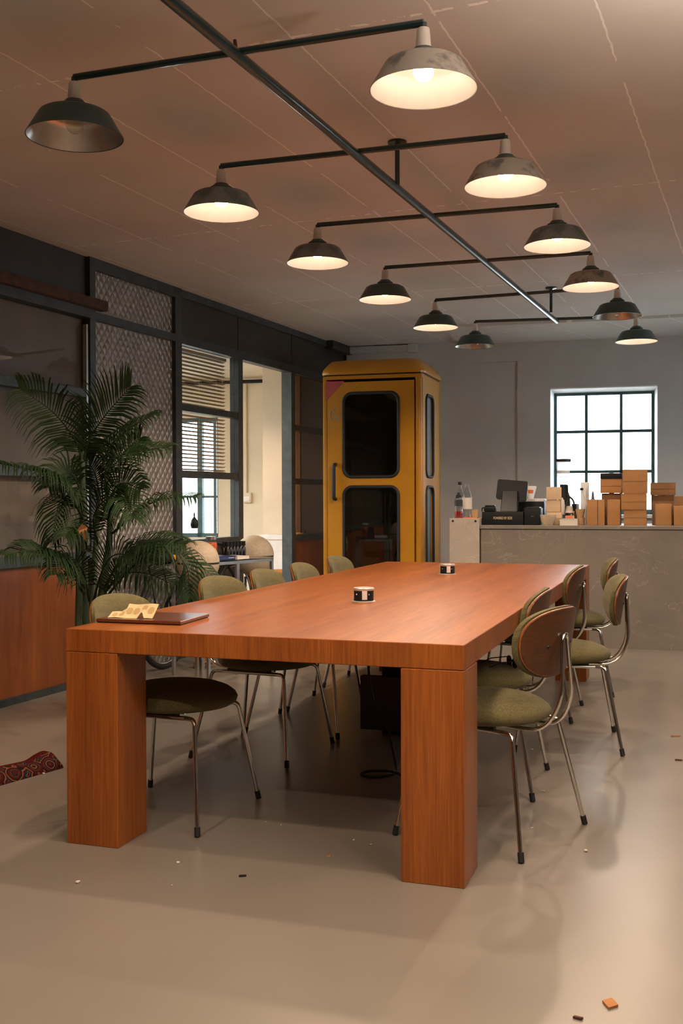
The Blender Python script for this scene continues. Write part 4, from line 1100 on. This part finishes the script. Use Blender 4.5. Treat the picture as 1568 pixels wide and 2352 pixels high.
def frond(pts, L, n=30, droop=.35, nrm=None, fold=.25, w=.0115, start=.16, sd=0):
    rnd = random.Random(sd)
    P_ = [loc(*q) for q in pts]
    # smooth curve through the points
    def cr(i, t):
        p0, p1, p2, p3 = (P_[max(0, min(len(P_) - 1, i + k))] for k in (-1, 0, 1, 2))
        return .5 * (2 * p1 + (p2 - p0) * t + (2 * p0 - 5 * p1 + 4 * p2 - p3) * t * t + (3 * p1 - p0 - 3 * p2 + p3) * t ** 3)
    def at(f):
        f *= len(P_) - 1; i = min(int(f), len(P_) - 2); return cr(i, f - i)
    bm = B()
    ra = [at(i / 24) for i in range(25)]
    tube(bm, ra, .0075, 6, .0015)
    up = Vector(nrm) if nrm else Vector((0, -.55, 1))
    for i in range(n):
        f = start + (1 - start) * (i + .5) / n
        p = at(f); tg = (at(min(1, f + .02)) - at(f - .02)).normalized()
        side = tg.cross(up).normalized(); nn = side.cross(tg).normalized()
        env = math.sin(PI * min(1, .14 + .80 * (f - start) / (1 - start))) ** .6
        for s in (-1, 1):
            ln = L * env * (.9 + .2 * rnd.random())
            sweep = .45 + .9 * f * f
            d = (side * s + tg * sweep + nn * fold + Vector((rnd.uniform(-.08, .08), rnd.uniform(-.08, .08), rnd.uniform(-.08, .08)))).normalized()
            q1 = p + d * ln * .5; dd = (d + Vector((0, 0, -droop))).normalized(); q2 = q1 + dd * ln * .3
            d3 = (dd + Vector((0, 0, -droop * 1.2))).normalized(); q3 = q2 + d3 * ln * .28
            wd = (tg - d * tg.dot(d)).normalized() * w * .5
            ks = [(p, .35), (p + d * ln * .22, .95), (q1, 1.), (q2, .7), (q3, .06)]
            pr = None
            for q, kk in ks:
                row = (bm.verts.new(q - wd * kk), bm.verts.new(q + nn * .0018), bm.verts.new(q + wd * kk))
                if pr:
                    bm.faces.new((pr[0], pr[1], row[1], row[0])); bm.faces.new((pr[1], pr[2], row[2], row[1]))
                pr = row
    obj('frond', bm, 'frond', pm, True, 80)
FC = (0, -1, .25)
FR = [
    (([(188, 1060, 5.9), (172, 1010, 5.85), (120, 945, 5.7), (45, 893, 5.55)]), .25, 34, .55, FC),
    (([(192, 1060, 5.9), (205, 1010, 5.85), (245, 950, 5.8), (300, 888, 5.75)]), .24, 34, .35, FC),
    (([(228, 1090, 6.0), (250, 1030, 6.0), (295, 985, 6.0), (357, 950, 6.0)]), .17, 30, .75, (0, -.4, 1)),
    (([(245, 1100, 5.9), (262, 1055, 5.85), (320, 1035, 5.8), (386, 1028, 5.75)]), .19, 30, .75, (0, -.5, 1)),
    (([(240, 1100, 5.9), (262, 1070, 5.95), (290, 1035, 6.), (322, 1005, 6.)]), .16, 22, .3, FC),
    (([(190, 1190, 5.85), (150, 1125, 5.75), (90, 1085, 5.6), (-10, 1063, 5.35)]), .22, 34, 1.1, (0, -.3, 1)),
    (([(258, 1225, 5.85), (300, 1190, 5.8), (360, 1150, 5.75), (448, 1140, 5.65)]), .21, 32, .95, (0, -.3, 1)),
    (([(188, 1130, 5.9), (165, 1090, 5.85), (140, 1090, 5.8), (112, 1120, 5.7)]), .18, 26, .6, FC),
    (([(190, 1190, 5.88), (165, 1145, 5.8), (138, 1150, 5.7), (120, 1240, 5.6)]), .20, 30, .9, (-.4, -.8, .6)),
    (([(250, 1160, 5.85), (265, 1120, 5.8), (290, 1110, 5.75), (322, 1125, 5.65)]), .20, 28, .7, FC),
    (([(250, 1190, 5.85), (262, 1150, 5.75), (285, 1145, 5.65), (305, 1190, 5.5)]), .22, 30, .8, (.3, -.8, .6)),
    (([(222, 1180, 6.1), (225, 1120, 6.1), (215, 1080, 6.05), (196, 1050, 6.)]), .18, 24, .4, FC),
    (([(192, 1360, 5.9), (150, 1290, 5.75), (90, 1265, 5.55), (12, 1275, 5.3)]), .22, 32, .9, (0, -.5, 1)),
    (([(195, 1350, 5.85), (150, 1300, 5.65), (110, 1275, 5.5), (60, 1262, 5.4)]), .22, 28, .7, (0, -.7, .8)),
    (([(240, 1350, 5.85), (285, 1275, 5.7), (350, 1245, 5.55), (425, 1250, 5.4)]), .18, 32, .7, (0, -.6, .8)),
    (([(242, 1360, 5.85), (300, 1290, 5.6), (375, 1255, 5.4), (425, 1290, 5.5), (436, 1372, 5.5)]), .17, 34, .9, (0, -.7, .7)),
    (([(245, 1370, 5.85), (320, 1290, 5.6), (410, 1268, 5.6), (500, 1332, 5.6)]), .15, 32, 1.0, (0, -.5, 1)),
    (([(235, 1370, 5.9), (280, 1320, 5.8), (340, 1318, 5.7), (400, 1345, 5.6)]), .20, 26, .9, (0, -.5, 1)),
    (([(205, 1380, 5.9), (190, 1310, 5.75), (160, 1290, 5.6), (130, 1320, 5.45)]), .20, 26, .8, FC),
    (([(215, 1380, 5.9), (235, 1310, 5.7), (262, 1275, 5.55), (300, 1275, 5.4)]), .20, 26, .5, FC),
    (([(200, 1260, 5.9), (190, 1215, 5.75), (170, 1200, 5.6), (150, 1230, 5.5)]), .20, 26, .9, FC),
    (([(225, 1250, 6.0), (215, 1190, 5.9), (240, 1150, 5.8), (275, 1160, 5.7)]), .20, 26, .7, FC),
]
for k, (pts, L, n, dr, nr) in enumerate(FR): frond(pts, L, n, dr, nr, sd=k)
bm = B()
a = loc(188, 1212, 5.5)
vs = [bm.verts.new(a + Vector(q)) for q in ((0, 0, .02), (-.03, 0, -.02), (-.015, 0, -.03), (-.03, 0, -.06), (.0, 0, -.045), (.02, .01, -.075), (.022, .01, -.02), (.028, .01, .0))]
bm.faces.new(vs); bmesh.ops.solidify(bm, geom=list(bm.faces), thickness=.002)
o = obj('dry_leaf', bm, 'dry', pm); o['label'] = 'orange-brown dry leaf'

# ------------------------------------------------------------------ bicycle leaning by the metal panel
bk = thing('bicycle', 'black bicycle with a bag on its rear rack, behind the palm against the metal panel', 'bicycle', wl(.916, -.17), WR)
WRr = .335
for x in (0, 1.03):
    bm = B(); tube(bm, [(x + WRr * math.cos(R(a)), 0, WRr + .02 + WRr * math.sin(R(a))) for a in range(0, 366, 6)], .020, 8); wh = obj('wheel', bm, 'rubber', bk, True, 60)
    bm = B(); tube(bm, [(x + (WRr - .022) * math.cos(R(a)), 0, WRr + .02 + (WRr - .022) * math.sin(R(a))) for a in range(0, 366, 6)], .009, 6); obj('rim', bm, 'steel', wh, True, 60)
    bm = B()
    for k in range(20):
        a = R(18 * k); s = .02 if k % 2 else -.02
        tube(bm, [(x + .018 * math.cos(a + .8), s, WRr + .02 + .018 * math.sin(a + .8)), (x + (WRr - .02) * math.cos(a), 0, WRr + .02 + (WRr - .02) * math.sin(a))], .0012, 4)
    tube(bm, [(x, -.05, WRr + .02), (x, .05, WRr + .02)], .015, 10); obj('spokes', bm, 'steel', wh, True)
hz = WRr + .02
bm = B()
for q in ([(0, .03, hz), (.43, .0, .29)], [(0, -.03, hz), (.43, 0, .29)], [(0, .03, hz), (.28, 0, .78)], [(0, -.03, hz), (.28, 0, .78)], [(.43, 0, .29), (.25, 0, .86)], [(.43, 0, .29), (.88, 0, .70)], [(.27, 0, .78), (.86, 0, .78)], [(.85, 0, .83), (.90, 0, .66)]): tube(bm, q, .014, 8)
obj('frame', bm, 'blackm', bk, True)
bm = B()
for y in (-.045, .045): tube(bm, fillet([(.90, y * .6, .66), (.95, y, .6), (1.03, y, hz)], .05), .011, 8)
obj('fork', bm, 'blackm', bk, True)
bm = B(); tube(bm, fillet([(.76, -.20, .84), (.82, -.12, .86), (.85, 0, .84), (.82, .10, .86), (.76, .12, .84)], .06), .011, 8); tube(bm, [(.85, 0, .8), (.85, 0, .85)], .012, 8); obj('handlebar', bm, 'blackm', bk, True)
bm = B(); lathe(bm, [(0, .90), (.06, .90), (.07, .88), (.05, .86), (0, .86)], 20, (.22, 0, 0), 1.9, 1); tube(bm, [(.25, 0, .8), (.24, 0, .88)], .012, 8); obj('saddle', bm, 'rubber', bk, True)
bm = B()
for y in (-.06, .06): tube(bm, fillet([(0, y, hz), (-.12, y, .74), (.2, y, .745)], .04), .006, 6)
for x in (-.1, 0, .1): tube(bm, [(x, -.06, .745), (x, .06, .745)], .005, 6)
obj('rear_rack', bm, 'blackm', bk, True)
bm = B(); box(bm, -.24, .10, -.10, .10, .755, .92, bev=.05, seg=4); bg_ = obj('rack_bag', bm, 'rubber', bk, True)
bm = B(); box(bm, -.08, -.03, -.108, -.098, .775, .81, bev=.004); obj('reflector', bm, plain('yellow_reflector', (.75, .33, .02), .3), bg_)
bm = B(); lathe(bm, [(0, .29), (.09, .29), (.09, .295), (0, .295)], 24)
for v in bm.verts: v.co = Vector((.43 + v.co.x, -.04 + (v.co.z - .29), .29 + v.co.y))
tube(bm, [(.43, -.05, .29), (.50, -.055, .15)], .009, 8); tube(bm, [(.43, .05, .29), (.36, .055, .43)], .009, 8); box(bm, .46, .55, -.14, -.06, .14, .165, bev=.005); obj('crank', bm, 'steel', bk, True)
bm = B(); tube(bm, [(.10, -.07, .30), (.32, -.16, .03), (.34, -.165, .012)], .007, 6); obj('kickstand', bm, 'steel', bk, True)
p = at_z(458, 1534, 0)
t = thing('rope_bundle', 'small tan rope bundle lying on the floor under the table, by the bicycle wheel', 'rope', p)
bm = B(); rn = random.Random(3)
for k in range(5):
    r0 = .03 + .006 * k
    tube(bm, [(r0 * 1.3 * math.cos(R(a)) + .01 * k, r0 * .9 * math.sin(R(a)), .008 + .009 * k + .004 * math.sin(R(a * 2 + 60 * k))) for a in range(0, 375, 20)], .008, 6)
obj('coil', bm, plain('tan_rope', (.36, .18, .06), .9), t, True)

# ------------------------------------------------------------------ steel and glass side table, spheres, jar, bottles, books
SH = .785
a = at_z(478, 1290, SH); b = at_z(628, 1279, SH); ex = (b - a).normalized(); ln = (b - a).length; ey = Vector((-ex.y, ex.x, 0)); er = math.atan2(ex.y, ex.x)
st = thing('side_table', 'low glass-topped table with square chrome frame before the partition', 'table', (a.x, a.y, 0), er)
dp = .34
def stl(x, y, z): return Vector((a.x, a.y, 0)) + ex * x + ey * y + Vector((0, 0, z))
bm = B()
for q in ((0, ln, 0, .02), (0, ln, dp - .02, dp)): box(bm, q[0], q[1], q[2], q[3], SH - .03, SH - .010)
for x in (0, ln * .42, ln - .02): box(bm, x, x + .02, 0, dp, SH - .03, SH - .010)
obj('top_frame', bm, 'steel', st)
for x in (0, ln * .42, ln - .02):
    for y in (0, dp - .02): bx('leg', 'steel', st, x, x + .02, y, y + .02, 0, SH - .03)
bx('glass_top', glass('table_glass', (.75, .80, .80), .15), st, 0.001, ln - .001, .001, dp - .001, SH - .010, SH - .001)
def sphere_obj(px, py, d, rpx, lab):
    c = at_d(px, py, d); r = rpx / F * d
    t = thing('ball_pod', lab, 'ball', (c.x, c.y, 0), 0, 'beige ball pods by the partition')
    cz_ = c.z
    bm = B(); lathe(bm, [(r * math.cos(R(x)), cz_ + .006 + r * math.sin(R(x))) for x in range(0, 90, 6)] + [(0, cz_ + r + .006)], 40); obj('upper_shell', bm, 'ball', t, True, 80)
    bm = B(); lathe(bm, [(r * .99 * math.cos(R(x)), cz_ - .006 + r * .97 * math.sin(R(x))) for x in range(0, -90, -6)] + [(0, cz_ - r * .97 - .006)], 40); obj('lower_shell', bm, 'ball', t, True, 80)
    bm = B(); lathe(bm, [(r * .985, cz_ - .008), (r * .985, cz_ + .008)], 40); obj('seam', bm, 'rubber', t, True)
    bm = B(); lathe(bm, [(0, cz_ - r * .95), (.03, cz_ - r * .95), (.025, .03), (.14, .018), (.15, 0), (0, 0)], 24); obj('pedestal', bm, 'chrome', t, True)
sphere_obj(455, 1293, 6.6, 49, 'beige ball-shaped pod with dark seam, beside the palm and the jar')
sphere_obj(583, 1277, 8.32, 46, 'beige ball-shaped pod with dark seam, behind the dark bottles on the glass table')
def on_table(px, py):
    p = at_z(px, py, SH); return p
p = stl(.03, .20, SH - .0005); p = Vector((at_d(485, 1262, 8.1).x, 8.1, SH))
p = Vector(p); 
def tl(px, y):                       # point on the table top at local depth y under pixel column px
    q = at_pl(px, 1280, stl(0, y, 0), (-ex.y, ex.x)); return Vector((q.x, q.y, SH - .0008))
t = thing('glass_jar', 'glass jar of bright orange pickles behind the near beige ball', 'jar', tl(485, .25))
hj = at_d(485, 1232, tl(485, .25).y).z - SH
bm = B(); lathe(bm, [(0, 0), (.040, 0), (.043, .008), (.043, hj - .05), (.032, hj - .03), (.032, hj - .022), (0, hj - .022)], 24); obj('body', bm, 'bglass', t, True)
bm = B(); lathe(bm, [(0, .004), (.039, .006), (.041, hj - .055), (.030, hj - .04), (0, hj - .04)], 24); obj('contents', bm, 'orange', t, True)
bm = B(); lathe(bm, [(0, hj - .021), (.036, hj - .021), (.036, hj), (0, hj)], 24); obj('lid', bm, 'steel', t, True)
q = tl(501, .05); w = (tl(544, .05) - q).length
t = thing('blue_book', 'dark blue hardback lying on the glass table, edge on', 'book', q + Vector((0, 0, 0)), er)
bx('page_block', 'paper', t, .002, w - .004, .004, .17, .003, .021); bx('cover', 'book', t, 0, w, 0, .175, .021, .024); bx('cover', 'book', t, 0, w, 0, .175, 0, .003); bx('spine', 'book', t, 0, w, 0, .003, 0, .024)
bx('spine_title', 'paper', t, w * .55, w * .86, -.0008, 0, .010, .0135)
q = tl(545, .03); w = (tl(572, .03) - q).length
t = thing('white_book', 'white paperback lying on the glass table beside the blue one', 'book', q, er)
bx('page_block', 'paper', t, 0, w, 0, .17, .0015, .018); bx('cover', 'labelw', t, -.001, w + .001, -.001, .172, .018, .0195); bx('cover', 'labelw', t, -.001, w + .001, -.001, .172, 0, .0015)
q = tl(541, .10); w = (tl(585, .10) - q).length
hb = at_d(560, 1245, q.y).z - SH
proto = None
for r_ in range(2):
    for k in range(6):
        rad = w / 12 * .96
        loc_ = q + ex * (w * (k + .5) / 6) + ey * (.09 + r_ * 2.1 * rad)
        if proto is None:
            t = proto = thing('dark_bottle', '', 'bottle', loc_)
            bm = B(); lathe(bm, [(0, 0), (rad, 0), (rad, hb * .52), (rad * .6, hb * .66), (rad * .5, hb * .72), (0, hb * .72)], 14); obj('body', bm, 'amber', t, True)
            bm = B(); lathe(bm, [(0, hb * .72), (rad * .85, hb * .72), (rad * .85, hb), (0, hb)], 14); obj('cap', bm, 'black', t, True)
        else:
            t = copy_tree(proto); t.location = loc_
        t['group'] = 'dark bottles packed on the glass table'; t['label'] = 'small dark capped bottle packed in two rows on the glass table'
# hanging key pouch at the window
p = at_pl(446, 1181, wl(0, -.05), (TY, -TX))
t = thing('hanging_pouch', 'small black pouch hanging on a strap at the partition window', 'pouch', p, WR)
bm = B(); lathe(bm, [(0, -.11), (.026, -.108), (.034, -.08), (.026, -.045), (.010, -.025), (0, -.02)], 16, (0, 0, 0), 1, .9); obj('body', bm, 'black', t, True)
bm = B(); lathe(bm, [(0, -.028), (.009, -.025), (.010, .0), (.005, .012), (0, .012)], 12, (0, 0, 0), 1, .6); obj('neck', bm, 'rust', t, True)
bm = B(); tube(bm, [(0, 0, .01), (0, .005, .06), (0, .022, .215)], .0022, 6); obj('strap', bm, 'labelw', t, True)
# venetian blind inside the partition window
vb = thing('venetian_blind', 'tan slatted blind half drawn behind the partition window', 'blind', W0, WR)
bm = B(); n = 31
for i in range(n):
    z = 2.33 - (2.33 - 1.43) * i / (n - 1)
    vs = [bm.verts.new(q) for q in ((1.42, .085, z + .005), (2.30, .085, z + .005), (2.30, .110, z - .005), (1.42, .110, z - .005))]
    bm.faces.new(vs)
bmesh.ops.solidify(bm, geom=list(bm.faces), thickness=.0012)
obj('slats', bm, 'slat', vb); bx('headrail', 'slat', vb, 1.41, 2.305, .08, .115, 2.34, 2.364); bx('bottom_rail', 'slat', vb, 1.415, 2.30, .085, .11, 1.405, 1.422, bev=.004)
bm = B()
for x in (1.48, 1.85, 2.14, 2.24): tube(bm, [(x, .0835, 2.345), (x, .0835, 1.415)], .0012, 5)
obj('cords', bm, 'labelw', vb)
# rusty board on the top rail
bm = B(); box(bm, -2.2, .355, -.095, -.0315, 2.4305, 2.495, bev=.004)
o = obj('wooden_board', bm, 'rust', None); o.location = W0; o.rotation_euler = (0, 0, WR)
tag(o, 'weathered reddish-brown board lying on the top rail of the glazed partition', 'board')
# next room furniture
p = at_pl(634, 1300, wl(0, .50), (TY, -TX)); p.z = 0
t = thing('lounge_chair', 'ochre padded chair with black frame seen through the partition doorway', 'chair', p, R(200))
bm = B(); box(bm, -.22, -.16, -.24, .24, .42, .86, bev=.025, seg=3); obj('backrest', bm, 'yellow', t, True)
bm = B(); box(bm, -.20, .25, -.24, .24, .38, .47, bev=.03, seg=3); obj('seat', bm, 'yellow', t, True)
for sy in (-1, 1):
    bm = B(); tube(bm, fillet([(-.22, sy * .26, .88), (-.24, sy * .27, .3), (-.2, sy * .27, .012), (.25, sy * .27, .012), (.25, sy * .27, .40)], .06), .014, 8); obj('leg', bm, 'blackm', t, True)
x0, x1 = alx(606, -.12), alx(668, -.12)
t = thing('low_cabinet', 'white low cabinet with a dark teal edge against the cream pillar', 'cabinet', bl(x0, -.20), -BYAW)
zt2 = at_pl(630, 1228, bl(0, -.20), (BS, BC)).z
bx('carcass', 'white', t, 0, x1 - x0, 0, .24, 0, zt2 - .05); bx('edge', 'teal', t, .03, x1 - x0, -.008, .0, zt2 - .05, zt2 - .015); bx('top', 'white', t, -.02, x1 - x0, -.01, .24, zt2 - .05, zt2)
# conduit, switch box and black pipe on the cream wall
x = alx(568, V2 - .02); 
zt3 = at_pl(568, 882, bl(0, V2 - .02), (BS, BC)).z; zb3 = at_pl(568, 1128, bl(0, V2), (BS, BC)).z
t = thing('switch_box', 'cream wall switch box with a conduit rising from it, in the next room', 'switch', bl(x, V2 - .001, zb3), -BYAW)
bx('housing', 'cream', t, -.06, .05, -.05, 0, -.14, -.02, bev=.006); bx('plate', 'porcelain', t, -.045, .035, -.056, -.05, -.125, -.065, bev=.003)
bm = B(); tube(bm, [(-.02, -.02, -.02), (-.02, -.02, zt3 - zb3)], .014, 8); obj('conduit', bm, 'cream', t, True)
bm = B()
x0, zq = alx(520, V2 - .12), at_pl(580, 876, bl(0, V2 - .12), (BS, BC)).z
tube(bm, [bl(alx(400, V2 - .12), V2 - .12, zq), bl(p0 - .002, V2 - .12, zq)], .022, 10)
tag(obj('ceiling_pipe', bm, 'black', None, True), 'black pipe running under the ceiling of the cream room', 'pipe')

# ------------------------------------------------------------------ rug and floor litter
a = at_z(146, 1764, 0); b = at_z(-60, 1822, 0); ex = (b - a).normalized(); er = math.atan2(ex.y, ex.x)
t = B(); ey = Vector((ex.y, -ex.x, 0))
LN, WD = .9, .17
N1, N2 = 40, 24
rows = []
for i in range(N1 + 1):
    s = i / N1 * LN; row = []
    for j in range(N2 + 1):
        w = j / N2
        bumpz = .046 + .026 * math.exp(-((s - .045) / .045) ** 2) + .05 * max(0, s - .14)
        prof = math.sin(PI * min(1, w * 1.0)) ** .55 if 0 < w < 1 else 0
        endf = min(1, (s + .010) / .035) ** .5
        row.append(t.verts.new((s - .015 * math.sin(w * PI), w * WD, max(.003, bumpz * prof * endf))))
    rows.append(row)
for i in range(N1):
    for j in range(N2): t.faces.new((rows[i][j], rows[i + 1][j], rows[i + 1][j + 1], rows[i][j + 1]))
lowr = [[t.verts.new((v.co.x, v.co.y, 0)) for v in (r[0], r[-1])] for r in rows]
for i in range(N1):
    t.faces.new((rows[i][0], lowr[i][0], lowr[i + 1][0], rows[i + 1][0])); t.faces.new((rows[i][-1], rows[i + 1][-1], lowr[i + 1][1], lowr[i][1]))
for v in t.verts: v.co.y = -v.co.y
o = obj('patterned_rug', t, 'rug', None, True, 80)
o.location = a; o.rotation_euler = (0, 0, er)
tag(o, 'end of a dark red patterned oriental rug, rumpled, on the floor', 'rug')
def crumb(px, py, s, m, name, lab, cat, group=None, sd=0):
    rn = random.Random(sd); bm = B(); bmesh.ops.create_icosphere(bm, subdivisions=1, radius=s)
    for v in bm.verts:
        v.co = Vector((v.co.x * 1.4, v.co.y, v.co.z * .7)) * rn.uniform(.75, 1.2)
    zm = min(v.co.z for v in bm.verts)
    for v in bm.verts: v.co.z -= zm
    o = obj(name, bm, m); o.location = at_z(px, py, 0); o.rotation_euler = (0, 0, rn.uniform(0, 3)); tag(o, lab, cat, group)
WC = [(178, 2029, .0065), (409, 1983, .006), (395, 2035, .003), (100, 1778, .006), (852, 1941, .004), (645, 1896, .003), (610, 1889, .003), (1345, 1956, .0075), (1222, 1903, .004), (1248, 1818, .004), (812, 1930, .003), (1222, 1722, .005)]
for k, (x, y, s) in enumerate(WC):
    if k == 7: crumb(x, y, s, 'crumb', 'white_crumb', 'largest white crumb on the floor, out from the nearest counter-side chair', 'crumb', 'white crumbs on the floor', k)
    elif k == 0: crumb(x, y, s, 'crumb', 'white_crumb', 'white crumb on the floor before the near left table leg', 'crumb', 'white crumbs on the floor', k)
    elif k == 3: crumb(x, y, s, 'crumb', 'white_crumb', 'white crumb on the floor at the edge of the patterned rug', 'crumb', 'white crumbs on the floor', k)
    else: crumb(x, y, s, 'crumb', 'white_crumb', 'tiny white crumb on the concrete floor around the table legs', 'crumb', 'white crumbs on the floor', k)
def chip(px, py, w, h, rz, m, name, lab, cat):
    bm = B(); box(bm, -w / 2, w / 2, -h / 2, h / 2, .001, .006)
    for v in bm.verts: v.co.x += v.co.y * .35
    o = obj(name, bm, m); o.location = at_z(px, py, 0); o.rotation_euler = (0, 0, rz); tag(o, lab, cat)
chip(1401, 2308, .030, .034, .5, 'chip', 'wood_chip', 'small square brown wood chip on the near floor', 'wood chip')
chip(1327, 2341, .020, .007, -.5, 'rust', 'wood_splinter', 'small dark splinter on the near floor beside the wood chip', 'splinter')
chip(1551, 1692, .05, .006, .05, 'chip', 'wood_splinter', 'thin reddish splinter on the floor out towards the counter', 'splinter')
chip(1558, 1747, .03, .008, -.3, 'rust', 'wood_splinter', 'dark curled splinter on the floor near the frame edge', 'splinter')
chip(755, 1968, .014, .006, .1, 'chip', 'wood_splinter', 'small tan splinter on the floor between the two near table legs', 'splinter')
chip(557, 2014, .022, .006, .1, 'rubber', 'dead_leaf_bit', 'small dark leaf scrap on the floor before the table', 'leaf scrap')
